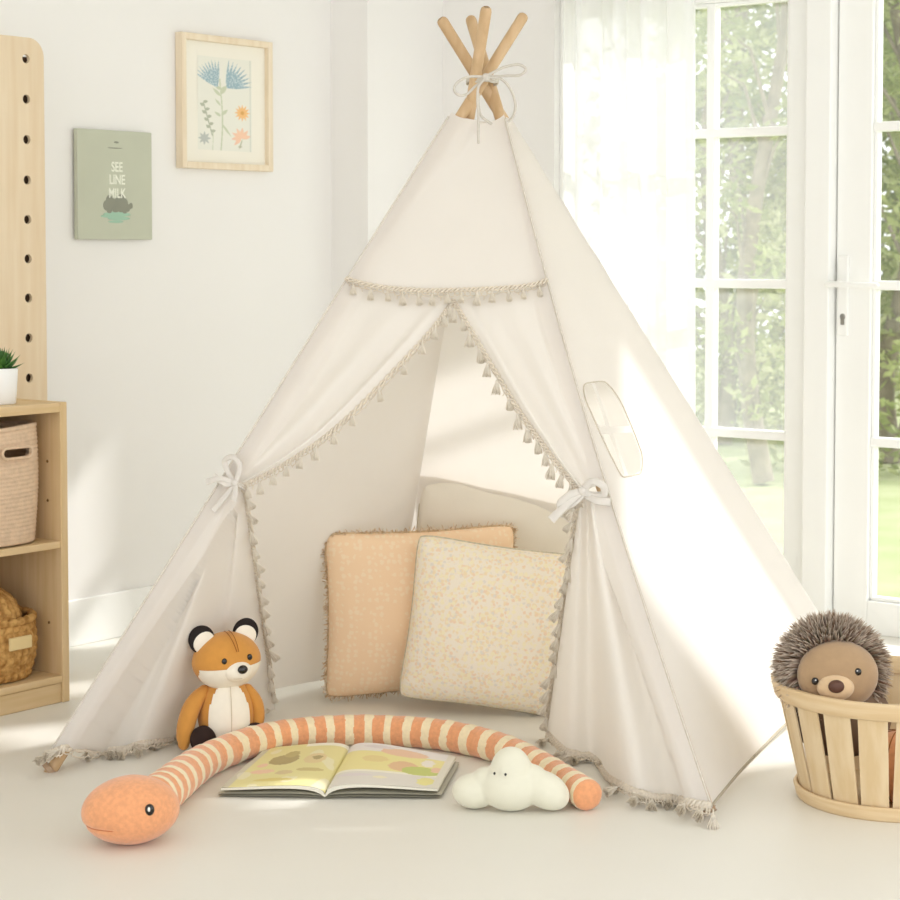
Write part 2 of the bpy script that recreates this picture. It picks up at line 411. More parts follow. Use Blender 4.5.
for k, (a, b) in PO.items():
    m = M(); d = (b - a).normalized(); a2 = a + d * .016
    if k == 'FL': a2 = a - d * .016
    m.tube([a2, a2 + d * .008] + [pz(k, .06 * i) for i in range(1, 26)] + [b - d * .012, b - d * .005, b - d * .001], [.0122, .0134] + [.0134] * 25 + [.0134, .0118, .007], 12)
    m.build('pole', BEECH, tent, world=True)
CAPM = mat('pole_end_cap', lin(176, 150, 124), .6, .1, 30)
for k, (a, b) in PO.items():
    d = (b - a).normalized(); c_ = V((a.x, a.y, a.z)); m = M()
    if k == 'FL': c_ = a - d * .018
    m.tube([c_ + d * .004 + V((0, 0, .012)), c_ + d * .021 + V((0, 0, .006))] if k == 'FL' else [c_ + d * .012, c_ + d * .021], .0175, 8); m.build('end_cap', CAPM, tent, world=True, smooth=False, bevel=.002)
ZT = {}
for k in PO:
    z = 1.5
    while proj(pz(k, z))[1] < 121: z -= .002
    ZT[k] = z
zt = sum(ZT.values()) / 4
SL = .0165
_nF = (FRf - FLf).cross((pz('FL', zt) + pz('FR', zt)) / 2 - FLf).normalized()
if _nF.y > 0: _nF = -_nF
_nR = (BRf - FRf).cross(pz('FR', 1.2) - FRf).normalized()
if _nR.x < 0: _nR = -_nR
_nL = (BLf - FLf).cross(pz('FL', 1.2) - FLf).normalized()
if _nL.x > 0: _nL = -_nL
def corner(k, z):
    n2 = _nR if k == 'FR' else _nL
    return pz(k, z) + (_nF + n2) * (.0158 / (1 + _nF.dot(n2)))
for k in ('FL', 'FR'):
    m = M(); m.tube([corner(k, .015 + (zt - .02) * i / 60) + _nF * .0015 for i in range(61)], .0026, 8)
    m.build('corner_seam', mat('seam_thread', lin(214, 206, 194), .9, .1, 120), tent, world=True)
for k, (a, b) in PO.items():
    if k in ('FL', 'FR'): continue
    m = M(); a0 = a + (b - a).normalized() * .022; b0 = pz(k, zt - .003)
    m.tube([a0 + (b0 - a0) * (i / 40) for i in range(41)], [SL + .0012 * math.sin(i * 1.7) for i in range(41)], 16, caps=False)
    m.build('pole_sleeve', CANVAS, tent, world=True)
cen = (pz('FL', 1.0) + pz('FR', 1.0) + pz('BR', 1.0) + pz('BL', 1.0)) / 4
def pc(k, z):          # corner line the cloth follows: inside the pole at the back left
    p = pz(k, z)
    if k in ('FL', 'FR'): return corner(k, z)
    if k == 'BL': p = p + V((.62, -.62, 0)) * .034
    return p
def panel(name, k1, k2, z0, z1, nu=40, nv=60, sag=.012, lift=.0):
    m = M(); n = (pz(k2, .3) - pz(k1, .3)).cross(pz(k1, 1.2) - pz(k1, .3)).normalized()
    if n.dot(pz(k1, .3) - cen) < 0: n = -n
    def fn(a, b):
        zb = z0 + lift * math.sin(PI * a) ; z = zb + (z1 - zb) * b
        p = pc(k1, z).lerp(pc(k2, z), a)
        if 'BL' in (k1, k2): return p - n * sag * math.sin(PI * a) * (1 - b) ** .5 + n * .004 * noise.noise(p * 5)
        return p + n * (SL * .8 * (1 if 0.02 < a < .98 else .6)) - n * sag * math.sin(PI * a) * (1 - b) ** .5 + n * .004 * noise.noise(p * 5)
    m.grid(fn, nu, nv); return m, n
m, nL = panel('left_panel', 'FL', 'BL', .006, zt, sag=-.05); m.build('left_panel', CANVAS, tent, world=True)
m, nB = panel('back_panel', 'BL', 'BR', .006, zt); m.build('back_panel', CANVAS, tent, world=True)
# front plane
pF = FLf; nF = (FRf - FLf).cross((pz('FL', zt) + pz('FR', zt)) / 2 - FLf).normalized()
if nF.y > 0: nF = -nF
def fr(px, py, off=.0):
    d = ray(px, py); p = hit(px, py, pF, nF)
    for _ in range(3):
        a, b = pz('FL', p.z), pz('FR', p.z); u = max(0, min(1, (p - a).dot(_ef) / (b - a).dot(_ef)))
        c = (a - pF).dot(nF) * (1 - u) + (b - pF).dot(nF) * u
        p = hit(px, py, pF + nF * c, nF)
    return p + nF * off
# upper front panel: between the two front poles, down to the fringed hem
def clear(p):            # keep the cloth outside the two front poles
    for k in ('FL', 'FR'):
        q = p - pz(k, p.z); s_ = abs(q.dot(_ef)); o = q.dot(nF)
        if s_ < .050:
            x = max(0, s_ - .016) / .034; rq = .0172 * (1 - x * x)
            if o < rq: p = p + nF * (rq - o)
    return p
m = M()
def fn0(a, t):
    top = pz('FL', zt).lerp(pz('FR', zt), a) + nF * .016
    return top.lerp(fr(354 + 195 * a, 289, .024), t)
def fn(a, b):
    x0, x1 = 354, 549; t = b
    z_top = zt - .012 * math.sin(PI * a)
    top = pz('FL', zt).lerp(pz('FR', zt), a) + V((0, 0, z_top - zt)) + nF * .016
    bx = x0 + (x1 - x0) * a; by = 289 + 6 * math.sin(PI * min(1, a * 1.0)) ** 1 - 0 * a
    bot = fr(bx, by, .024)
    p = top.lerp(bot, t)
    p = p + (corner('FL', p.z) - fn0(0, b)) * max(0, 1 - a / .25) ** 2 + (corner('FR', p.z) - fn0(1, b)) * max(0, (a - .75) / .25) ** 2
    return clear(p + nF * (.003 * math.sin(a * 9 + t * 2) * t))
m.grid(fn, 50, 40); m.build('front_panel', CANVAS, tent, world=True)
hem = [fn(i / 60, 1) + nF * .004 for i in range(61)]
# flaps
def crv(pts, n): return spline([V((x, y, 0)) for x, y in pts], n)
def samp(c, t):
    x = t * (len(c) - 1); i = min(int(x), len(c) - 2); return c[i].lerp(c[i + 1], x - i)
FOLDK = 1
LA = crv([(352, 288), (300, 375), (258, 445), (231, 484)], 60); LB = crv([(455, 303), (425, 342), (345, 424), (290, 464), (247, 486)], 60)
RA = crv([(549, 288), (566, 345), (580, 400), (590, 450), (598, 488)], 60); RB = crv([(455, 303), (483, 350), (520, 412), (553, 458), (582, 494)], 60)
def flap_upper(A, B, ph, ck):
    def f(a, t):
        q = samp(A, t).lerp(samp(B, t), a)
        amp = .010 * math.sin(PI * min(1, t * 1.05)) * math.sin(PI * a) ** .6
        fold = math.sin(a * 13 + ph + t * 2.0) * amp + .016 * math.exp(-((a - .86) / .07) ** 2) * min(1, t * 3)
        p = fr(q.x, q.y, .012 + fold); e0 = fr(A[0].x, A[0].y, .012) if False else fr(samp(A, t).x, samp(A, t).y, .012)
        return clear(p + (corner(ck, e0.z) - e0) * (1 - a) ** 3)
    return f
fLU = flap_upper(LA, LB, .5, 'FL'); fRU = flap_upper(RA, RB, 2.2, 'FR')
# bottoms of the flaps on the floor
LBot = spline([atz(58, 764), atz(100, 758), atz(150, 750), atz(190, 738), atz(232, 726), atz(275, 712)], 80)
RBot = spline([atz(712, 815), atz(672, 806), atz(640, 800), atz(610, 783), atz(590, 764), atz(568, 757), atz(546, 736)], 80)
def flap_lower(T0, T1, Bot, side, folds, ph):
    t0 = fr(*T0, .012); t1 = fr(*T1, .016)
    def f(a, t):
        top = t0.lerp(t1, a) + nF * (.010 * math.sin(a * PI * folds * 2 + ph))
        bot = samp(Bot, a) + V((0, 0, .008))
        p = top.lerp(bot, t)
        w = math.sin(PI * min(a, 1)) ** .5
        k = t ** .7
        amp = .034 * k * w
        p = p + nF * amp * math.sin(a * PI * folds * 2 + ph + .5 * t) 
        e = corner('FL' if side < 0 else 'FR', max(p.z, .012)); w0 = max(0, 1 - a / .14) ** 2
        p = p.lerp(e, w0)
        p = clear(p); p.z = max(p.z, .006)
        return p
    return f
fLL = flap_lower((231, 484), (246, 489), LBot, -1, 2.5, 1.0); fRL = flap_lower((600, 494), (581, 500), RBot, 1, 2.0, 2.6)
for nm, fu, fl in (('left_door_flap', fLU, fLL), ('right_door_flap', fRU, fRL)):
    m = M(); m.grid(fu, 70, 60); m.grid(fl, 110, 70); m.build(nm, CANVAS, tent, world=True)

# right side panel with the small arched window
nR = (BRf - FRf).cross(pz('FR', 1.2) - FRf).normalized()
if nR.x < 0: nR = -nR
eu = (BRf - FRf).normalized(); ev = nR.cross(eu).normalized()
if ev.z < 0: ev = -ev
o_ = FRf + nR * .0158
def poff(p):
    a, b = corner('FR', p.z), pz('BR', p.z); u = max(0, min(1, (p - a).dot(eu) / (b - a).dot(eu)))
    return (a - o_).dot(nR) * (1 - u) + ((b - o_).dot(nR) + .0158) * u
def r2(p): d = p - o_; return (d.dot(eu), d.dot(ev))
def pix2(px, py):
    p = hit(px, py, o_, nR)
    for _ in range(4): p = hit(px, py, o_ + nR * poff(p), nR)
    return r2(p)
NB = 40
bot = [r2(corner('FR', .012).lerp(pz('BR', .012), i / NB)) for i in range(NB + 1)]
bot = [(p[0], p[1] + .022 * math.sin(PI * i / NB) ** 1 + .004) for i, p in enumerate(bot)]
rgt = [r2(pz('BR', .012 + (zt - .012) * i / 40)) for i in range(1, 40)]
topp = [r2(pz('BR', zt).lerp(corner('FR', zt), i / 6)) for i in range(7)]
lft = [r2(corner('FR', zt - (zt - .012) * i / 40)) for i in range(1, 40)]
outer = bot + rgt + topp + lft
def pin(pts, n=8):
    out = []
    for i in range(len(pts)):
        (x1, y1), (x2, y2) = pts[i], pts[(i + 1) % len(pts)]
        for j in range(n): out.append(pix2(x1 + (x2 - x1) * j / n, y1 + (y2 - y1) * j / n))
    return out
h1 = pin([(586, 385), (592.5, 383), (600, 404), (606.5, 425), (600, 426), (593, 413), (587, 398)], 3)
h2 = pin([(595.5, 382.5), (603, 382), (608, 385), (613, 391), (621, 404), (630, 426), (610, 426.5), (603, 404)], 3)
h3 = pin([(603, 434), (609.5, 433.5), (616, 450), (625, 474.5), (621, 474), (613, 458), (607, 445)], 3)
h4 = pin([(613, 433.5), (632.5, 432), (637, 443), (641, 456), (640.5, 471), (634, 474), (629, 475.5), (619, 450)], 3)
xs = [p[0] for p in outer]; ys = [p[1] for p in outer]
inner = [(min(xs) + .035 * i + .01, min(ys) + .035 * j + .01) for i in range(60) for j in range(60)]
v2, fs = cdt_panel(outer, [h1, h2, h3, h4], inner)
m = M(); tot = max(ys)
def back3(x, y):
    p = o_ + eu * x + ev * y; p = p + nR * poff(p); w = max(0.0, min(1, (p.z) / zt))
    return p - nR * .004 * math.sin(3 * x + 1) * (1 - w) + nR * .003 * noise.noise(p * 4)
m.add([back3(p[0], p[1]) for p in v2], fs)
m.build('right_panel', CANVAS, tent, world=True)
# stitched rim of the little window
m = M(); rim = [back3(*pix2(x, y)) + nR * .001 for x, y in
    [(585, 385), (593, 382), (604, 381.5), (609, 385), (614, 391), (622, 404), (632, 427), (638, 443), (642, 456), (641, 472), (634, 475), (627, 476.5), (621, 475), (612, 458), (602, 437), (592, 413), (586, 398)]]
m.tube(spline(rim, 120, True), .0016, 8, closed=True); m.build('window_rim', mat('rim_binding', lin(206, 196, 180), .9, .1, 120), tent, world=True)
m = M(); edge = [back3(*bot[i]) for i in range(NB + 1)]; m.tube(edge, .0032, 8)
m.build('side_hem', mat('hem_tape', lin(178, 168, 150), .9, .1, 80), tent, world=True)

# fringe: twisted braid + tassels
tm = M()
def tassel_mesh():
    m = M()
    m.tube([(0, 0, 0), (.001, 0, -.15), (0, 0, -.32)], .035, 6)
    m.ball((0, 0, -.36), (.10, .10, .09), 14, 8)
    for k in range(26):
        a = 2.4 * k; q = math.sqrt((k + .5) / 26); x, y = q * math.cos(a), q * math.sin(a)
        m.tube([(x * .07, y * .07, -.38), (x * .15, y * .15, -.6), (x * .24, y * .24, -.8), (x * .27 + .02 * math.sin(k), y * .27, -1 + .05 * math.sin(k * 5))], [.028, .036, .034, .022], 5)
    return m
t0_ = tassel_mesh().build('tassel', TASSEL); TM = t0_.data; bpy.data.objects.remove(t0_)
def fringe(name, path, n, size, dirfn, r=.0042, dens=1, jit=.15, skip0=.5, loops=True, ls=1.0):
    rnd.seed(hash(name) % 99 if False else len(path) * 7 + n)
    k = 220
    pts = spline(path[::max(1, len(path) // 24)] + ([path[-1]] if (len(path) - 1) % max(1, len(path) // 24) else []), k)
    L = sum((pts[i + 1] - pts[i]).length for i in range(k)); tw = L / .011 * 2 * PI
    m = M()
    for ph in (0, PI):
        q = []
        for i, p in enumerate(pts):
            t = (pts[min(k, i + 1)] - pts[max(0, i - 1)]).normalized(); s_ = t.cross(nF).normalized(); a = tw * i / k * .5 + ph
            q.append(p + s_ * math.cos(a) * r * .9 + nF * (.003 + math.sin(a) * r * .5))
        m.tube(q, r * .62, 6)
    # scalloped net loops under the braid
    nl = int(L / .013)
    for i in range(nl if loops else 0):
        a, b = pts[int(i / nl * k)], pts[min(k, int((i + 1.4) / nl * k))]
        d = dirfn((a + b) / 2); c = (a + b) / 2 + d * rnd.uniform(.008, .014) * ls + nF * rnd.uniform(0, .004)
        m.tube(spline([a + nF * .003, c + (a - b) * .3, c + (b - a) * .3, b + nF * .003], 6), .0011 * ls ** .5, 4)
        if i % 2 == 0:
            c2 = c + d * rnd.uniform(.004, .012) + V((rnd.uniform(-.004, .004), 0, 0)); m.tube([c, c2], .0010, 4)
    o = m.build(name, TRIM, tent, world=True)
    for i in range(n):
        t = (i + skip0) / n; p = pts[int(t * k)]; d = dirfn(p).normalized()
        d = (d + V((rnd.uniform(-jit, jit), rnd.uniform(-jit, jit) * .5, 0))).normalized()
        x = bpy.data.objects.new('tassel', TM); COL.objects.link(x); x.parent = o
        x.rotation_mode = 'QUATERNION'; x.rotation_quaternion = (-d).to_track_quat('Z', 'Y')
        x.location = p + nF * .007 - tent.location; q = size * rnd.uniform(.88, 1.12); x.scale = (q * .9, q * .9, q)
    return o
down = lambda p: V((0, -.12, -1)).normalized()
fringe('hem_fringe', hem, 13, .034, down, jit=.1)
fringe('left_flap_fringe', [fLU(1, i / 48) + nF * .002 for i in range(49)], 14, .036, down)
fringe('right_flap_fringe', [fRU(1, i / 48) + nF * .002 for i in range(49)], 15, .042, down)
fringe('left_flap_fringe', [fLL(1, i / 48) for i in range(46)], 14, .040, lambda p: V((.5, -.2, -.9)), r=.0055, jit=.4, ls=1.4)
fringe('right_flap_fringe', [fRL(1, i / 48) for i in range(46)], 16, .040, lambda p: V((-.45, -.2, -.9)), r=.0065, jit=.35, ls=1.6)
def lie(p): return V((-.1, -1, -.02 if p.z < .012 else -.25))
fringe('floor_fringe', [fLL(.04 + .91 * i / 72, 1) + V((0, -.004, .004)) for i in range(73)], 15, .048, lie, r=.0065, jit=.8, ls=2.4)
fringe('floor_fringe', [fRL(.03 + .94 * i / 72, 1) + V((0, -.004, .004)) for i in range(73)], 18, .048, lie, r=.0075, jit=.8, ls=2.2)
# the upright corner tassel at the front right foot
x = bpy.data.objects.new('corner_tassel', TM); COL.objects.link(x); x.parent = tent; x.location = atz(712, 806, .04) + V((0, -.02, 0)) - TB; x.scale = (.05, .05, .042)

# fabric tie bows
def bow(c, loops, tails, wraps, w, name='tie_bow'):
    m = M()
    for lp in loops: m.tube(spline([fr(x, y, o + .03) for x, y, o in lp], 26), w, 10, flat=.35, up=tuple(nF))
    for tl in tails: m.tube(spline([fr(x, y, o + .03) for x, y, o in tl], 18), [w * (.8 + .4 * i / 18) for i in range(19)], 10, flat=.3, up=tuple(nF))
    m.ball(fr(c[0], c[1], .042), (w * 1.3, w * 1.1, w * 1.2), 16, 10)
    for wr in wraps: m.tube(spline([fr(x, y, o + .012) for x, y, o in wr], 20), w * .8, 10, flat=.4)
    m.build(name, RIBBON, tent, world=True)
bow((241, 488), [[(241, 488, .01), (247, 472, .02), (240, 463, .02), (231, 466, .012), (234, 478, .006), (241, 488, .01)]],
    [[(241, 488, .01), (228, 484, .018), (213, 487, .014)], [(241, 488, .01), (232, 500, .012), (218, 515, .006)], [(241, 488, .01), (242, 496, .016), (240, 505, .012)], [(241, 488, .01), (232, 489, .014), (220, 481, .014)]],
    [[(229, 482, -.01), (236, 486, .026), (247, 491, -.005)]], .0065)
bow((586, 496), [[(586, 496, .01), (596, 488, .026), (607, 492, .02), (606, 500, .008), (596, 501, .008), (586, 496, .01)], [(586, 496, .01), (575, 500, .02), (565, 508, .02), (566, 512, .015), (577, 507, .01), (586, 498, .008)]],
    [[(586, 496, .01), (572, 509, .02), (555, 525, .016)], [(586, 498, .0), (600, 506, .018), (614, 507, .014)]],
    [[(578, 496, -.01), (588, 497, .026), (603, 494, -.005)], [(578, 499, -.01), (588, 500, .026), (603, 498, -.005)]], .0085)
# cord bow where the poles cross
YB = 4.60
def cp(lst): return [at(420 + x / 6, y / 6, YB + dz) for x, y, dz in lst]
m = M(); R_ = .0031
m.tube(spline(cp([(395, 462, 0), (300, 460, 0), (230, 490, -.01), (205, 535, -.015), (230, 570, -.015), (280, 565, -.01), (330, 520, 0), (395, 468, 0)]), 50), R_, 8)
m.tube(spline(cp([(400, 455, 0), (500, 405, -.01), (590, 388, -.015), (635, 415, -.015), (600, 450, -.01), (520, 455, 0), (405, 462, 0)]), 50), R_, 8)
m.tube(spline(cp([(392, 470, 0), (352, 520, -.01), (345, 600, -.01), (350, 700, -.01), (351, 860, -.02)]), 40), R_, 8)
m.tube(spline(cp([(410, 465, 0), (480, 470, -.005), (540, 530, -.01), (572, 620, -.01), (562, 690, 0), (530, 728, .02)]), 40), R_, 8)
m.tube(spline(cp([(350, 560, 0), (352, 640, -.005), (372, 700, 0), (432, 745, .0)]), 30), R_, 8)
m.ball(at(486, 77.5, YB), (.010, .008, .010), 16, 10)
cc = (pz('FL', pz('FL', 1).z * 0 + 1.53) + pz('BR', 1.53) + pz('FR', 1.53) + pz('BL', 1.53)) / 4
for k in range(3):
    z = at(482, 78 + 2.2 * k, 4.7).z
    m.tube([V((cc.x, cc.y - .005, z)) + V((.036 * math.cos(a * PI / 16), .062 * math.sin(a * PI / 16), .002 * math.sin(a + k))) for a in range(32)], R_, 8, closed=True)
m.build('cord_bow', CORD, tent, world=True)

# ------------------------------------------------------------------ cushions
def cushion(name, cx, w, h, t, Y, z0, yaw, lean, roll, mt, label, trim=None, pinch=.06, rag=0, seed=1):
    """stands on its lower edge at depth Y, bottom edge centre at pixel x cx"""
    X = at(cx, 700, Y).x
    e = empty(name, (X, Y, z0), label, 'cushion'); e.rotation_euler = Euler((lean, roll, yaw), 'XYZ')
    def sh(a, b):
        c_ = 1 - .05 * abs(a * b) ** 7; x = w / 2 * a * (1 - pinch * (1 - b * b)) * c_; z = h / 2 * b * (1 - pinch * (1 - a * a)) * c_; return x, z + h / 2
    def side(sg):
        def f(u, v):
            a = -math.cos(PI * u); b = -math.cos(PI * v); x, z = sh(a, b)
            q = max(0, (1 - a ** 2) * (1 - b ** 2)) ** .42
            wr = .006 * noise.noise(V((a * 2.2 + seed, b * 2.2, sg))) * q
            edge = .004 * noise.noise(V((a * 6, b * 6, seed))) * (1 - q)
            sagk = .012 * (1 - b) * .5 * q
            return (x, sg * (t / 2 * q + sagk) + wr * sg + edge, z)
        return f
    m = M(); m.grid(side(-1), 46, 46); m.grid(side(1), 46, 46); m.build('cover', mt, e)
    per = []
    for (a0, b0, a1, b1) in ((-1, -1, 1, -1), (1, -1, 1, 1), (1, 1, -1, 1), (-1, 1, -1, -1)):
        for i in range(40):
            a = a0 + (a1 - a0) * i / 40; b = b0 + (b1 - b0) * i / 40; x, z = sh(a, b); per.append(V((x, .004 * noise.noise(V((a * 6, b * 6, seed))), z)))
    if trim:
        m = M(); m.tube(per, .0035 if rag else .0028, 8, closed=True)
        if rag:
            rnd.seed(seed)
            c = V((0, 0, h / 2))
            for i in range(1500):
                p = per[int(rnd.random() * len(per))] + V((rnd.uniform(-.004, .004), 0, rnd.uniform(-.004, .004)))
                d = (p - c).normalized() + V((rnd.gauss(0, .7), rnd.gauss(0, .8), rnd.gauss(0, .7))); d.normalize(); q = p + d * rnd.uniform(.004, rag)
                m.tube([p, q + V((0, 0, -.001))], [.0013, .0009], 4, mi=int(rnd.random() < .6))
        m.build('fringe_edging' if rag else 'piping', trim, e)
    return e
PEACH = dots('peach_cotton', lin(243, 212, 176), [(lin(245, 221, 190), 0, .42)], 64)
FLORAL = dots('ditsy_print_cotton', lin(240, 230, 213), [(lin(239, 220, 184), 0, .42), (lin(238, 213, 184), 2.3, .36), (lin(228, 220, 208), 5.7, .34), (lin(241, 230, 198), 8.8, .42)], 68)
PLAIN = mat('oatmeal_linen', lin(236, 230, 216), .9, .03, 8, .3, 400)
TR1 = [mat('edging_ochre', lin(214, 184, 146), .9, .25, 90), mat('edging_cream', lin(240, 224, 200), .9, .2, 90)]
TR2 = mat('piping_taupe', lin(214, 204, 180), .9, .25, 120)
cushion('cushion', 492, .49, .42, .10, 5.25, .17, math.radians(4), math.radians(13), math.radians(7.0), PLAIN, 'plain oatmeal cushion with thin piping, hindmost inside the tent', TR2, seed=3)
cushion('cushion', 420, .50, .435, .14, 5.08, .016, math.radians(13), math.radians(6), math.radians(-1.0), PEACH, 'peach orange cushion with ragged fringe edging, left inside the tent', TR1, .055, .016, 5)
cushion('cushion', 487, .455, .415, .17, 4.91, .010, math.radians(-4), math.radians(-3), math.radians(7), FLORAL, 'cream cushion with a tiny yellow and orange print, foremost of the three', TR2, .05, 0, 9)

# ------------------------------------------------------------------ toy fox
FOXO = mat('fox_orange_felt', lin(208, 146, 68), .85, .06, 60, .35, 700, sheen=.2)
FOXW = mat('fox_cream_felt', lin(238, 230, 214), .85, .03, 60, .3, 700)
FOXB = mat('fox_dark_felt', lin(52, 36, 32), .9, .1, 60, .3, 700)
THREAD = mat('fox_seam_thread', lin(150, 90, 34), .9)
THREADW = mat('pale_seam_thread', lin(205, 192, 170), .9)
fc = atz(226, 752); fox = empty('toy_fox', (fc.x, fc.y + .018, 0), 'orange plush fox with black rimmed ears sitting before the left tent flap', 'plush toy', math.radians(14))
hc = V((0, 0, .198)); HR = Matrix.Rotation(math.radians(14), 3, 'Z') @ Matrix.Rotation(math.radians(-4), 3, 'Y')
hr = (.073, .062, .063)
body = M(); body.ball((0, .004, .082), (.062, .055, .086), 40, 28, disp=lambda d: 1 + .10 * max(0, -d.z) * (1 - abs(d.z)) - .06 * max(0, d.z)); body.build('body', FOXO, fox)
bl = M(); bl.ball((0, .0, .082), (.0625, .0565, .087), 96, 64, keep=lambda d: d.y < -.2 and (d.x / .70) ** 2 + ((d.z + .02) / .90) ** 2 < 1, disp=lambda d: (1 + .10 * max(0, -d.z) * (1 - abs(d.z)) - .06 * max(0, d.z)) * 1.012)
bo = bl.build('belly', FOXW, fox)
m = M(); m.tube([V((.003, -.0578 * math.cos(a) * 1.012, .082 + .087 * math.sin(a))) * 1.0 for a in [x * .1 - 1.1 for x in range(23)]], .0009, 6); m.build('belly_seam', THREADW, bo)
hd = M(); hd.ball(hc, hr, 48, 32, rot=HR, disp=lambda d: 1 + .05 * abs(d.x) * (1 - abs(d.z)) - .03 * max(0, d.z)); ho = hd.build('head', FOXO, fox); fox.scale = (1.06,) * 3
hdisp = lambda d: (1 + .05 * abs(d.x) * (1 - abs(d.z)) - .03 * max(0, d.z)) * 1.012
m = M(); m.ball(hc, hr, 128, 90, rot=HR, keep=lambda d: d.y < -.12 + .0 and d.z < -.12 and abs(d.x) < .93, disp=hdisp); m.build('face_patch', FOXW, ho)
mz = M(); mc = hc + HR @ V((.004, -.052, -.016)); mz.ball(mc, (.031, .025, .023), 28, 18, rot=HR); mo = mz.build('muzzle', FOXW, ho)
m = M(); m.ball(hc + HR @ V((.006, -.078, -.009)), (.0115, .0075, .0105), 20, 14, rot=HR, disp=lambda d: 1 - .18 * max(0, -d.z)); m.build('nose', GLOSSB, mo)
m = M(); m.tube([hc + HR @ V((x, -.0745 + .004 * abs(x / .015), -.028 + abs(x) * .1)) for x in (-.014, -.007, 0, .007, .014)], .0007, 6); m.build('mouth', THREADW, mo)
for sx in (-1, 1):
    m = M(); m.ball(hc + HR @ V((sx * .029 + .003, -.0565, .011)), (.0062, .0045, .0068), 18, 12, rot=HR); m.build('eye', GLOSSB, ho)
    ec = hc + HR @ V((sx * .051, .006, .052)); 
    m = M(); m.ball(ec, (.030, .011, .031), 30, 18, rot=HR @ Matrix.Rotation(math.radians(sx * 20), 3, 'Y')); eo = m.build('ear', BLACK, ho)
    m = M(); m.ball(ec + HR @ V((-sx * .0035, -.0065, -.0065)), (.0255, .0080, .0250), 26, 16, rot=HR @ Matrix.Rotation(math.radians(sx * 20), 3, 'Y')); m.build('inner_ear', FOXW, eo)
for k in (-.003, .004):
    m = M(); m.tube([hc + HR @ V((.004 + k * 1.4 * math.sin(a), -.067 * math.cos(a), .0635 * math.sin(a))) for a in [.45 + .1 * i for i in range(12)]], .0008, 6); m.build('seam', THREAD, ho)
m = M(); m.tube(spline([(-.050, .0, .132), (-.074, -.010, .105), (-.090, -.018, .065), (-.096, -.022, .026)], 16), [.015, .017, .019, .020, .021, .022, .0225, .023, .023, .023, .023, .0225, .022, .021, .020, .018, .015], 18, round_end=True, flat=.8); m.build('arm', FOXO, fox)
m = M(); m.tube(spline([(.048, .0, .130), (.064, -.004, .10), (.066, -.008, .065), (.056, -.012, .04)], 16), [.014, .015, .016, .017, .018, .0185, .019, .019, .019, .019, .019, .0185, .018, .017, .016, .015, .013], 18, round_end=True, flat=.8); m.build('arm', FOXO, fox)
for sx in (-1, 1):
    m = M(); m.ball((sx * .056, -.040, .036), (.029, .027, .030), 28, 18, rot=Matrix.Rotation(sx * -.3, 3, 'Z')); m.build('foot', FOXB, fox)

# ------------------------------------------------------------------ toy snake
KN1 = mat('snake_apricot_knit', lin(236, 166, 118), .95, .12, 120, .9, 420, sheen=.4)
KN2 = mat('snake_cream_knit', lin(244, 226, 188), .95, .08, 120, .9, 420, sheen=.4)
sp_ = [(136, 812, .040), (152, 800, .044), (168, 788, .043), (188, 772, .040), (212, 757, .036), (255, 741, .035), (300, 733, .035), (350, 730, .035), (400, 731, .035), (450, 736, .035), (500, 748, .034), (538, 765, .033), (568, 783, .033), (591, 797, .0325)]
pts = spline([atz(x, y, r) for x, y, r in sp_], 400)
snake = empty('toy_snake', (pts[200].x, pts[200].y, 0), 'long striped apricot and cream knitted plush snake curving across the floor', 'plush toy')
rad = []
for i in range(401):
    x = i / 400 * (len(sp_) - 1); j = min(int(x), len(sp_) - 2); rad.append(sp_[j][2] * (1 - x + j) + sp_[j + 1][2] * (x - j))
LS = [0]
for i in range(400): LS.append(LS[-1] + (pts[i + 1] - pts[i]).length)
tot = LS[-1]
m = M()
def sf(a, b):
    x = b * 400; i = min(int(x), 399); q = x - i; p = pts[i].lerp(pts[i + 1], q); r = rad[i] * (1 - q) + rad[i + 1] * q
    e_ = (1 - b) * tot
    if e_ < r: r = r * math.sqrt(max(.0004, 1 - ((r - e_) / r) ** 2))
    t = (pts[min(400, i + 2)] - pts[max(0, i - 1)]).normalized(); s_ = t.cross(V((0, 0, 1))).normalized(); u_ = s_.cross(t)
    an = 2 * PI * a; d = s_ * math.cos(an) + u_ * math.sin(an)
    st = (b * tot) / .0535; st -= int(st)
    rr = r * (1 + .02 * math.cos(2 * PI * st)) + .0012 * noise.noise(p * 60 + d * 6)
    return p + d * rr
def smi(a, b):
    w = b * tot + .0035 * noise.noise(V((a * 9, b * 60, 0)))
    if w > tot - .03: return 0
    st = w / .0535 + .12; st -= math.floor(st); return 1 if st < .42 else 0
m.grid(sf, 44, 900, closeu=True, mifn=smi); m.build('body', [KN1, KN2], snake, world=True)
hp = atz(134, 812, .060); ax = V((-1, -.38, 0)); ax.normalize(); ay = V((0, 0, 1)).cross(ax)
HRs = Matrix((ax, ay, V((0, 0, 1)))).transposed()
hp.z = .0655; HX, HY, HZ = .099, .078, .0655
def sdisp(d):
    k = 1 + .03 * d.x if d.x > 0 else 1 + .10 * d.x
    if d.x > .3: k *= 1 - .035 * math.exp(-((d.z + .34) / .06) ** 2) * min(1, (d.x - .3) * 3)
    if d.x > 0: k *= 1 - .04 * max(0, d.z) * d.x
    return k
m = M(); m.ball(hp, (.099, .078, .0655), 96, 72, rot=HRs, disp=sdisp); so = m.build('head', KN1, snake, world=True)
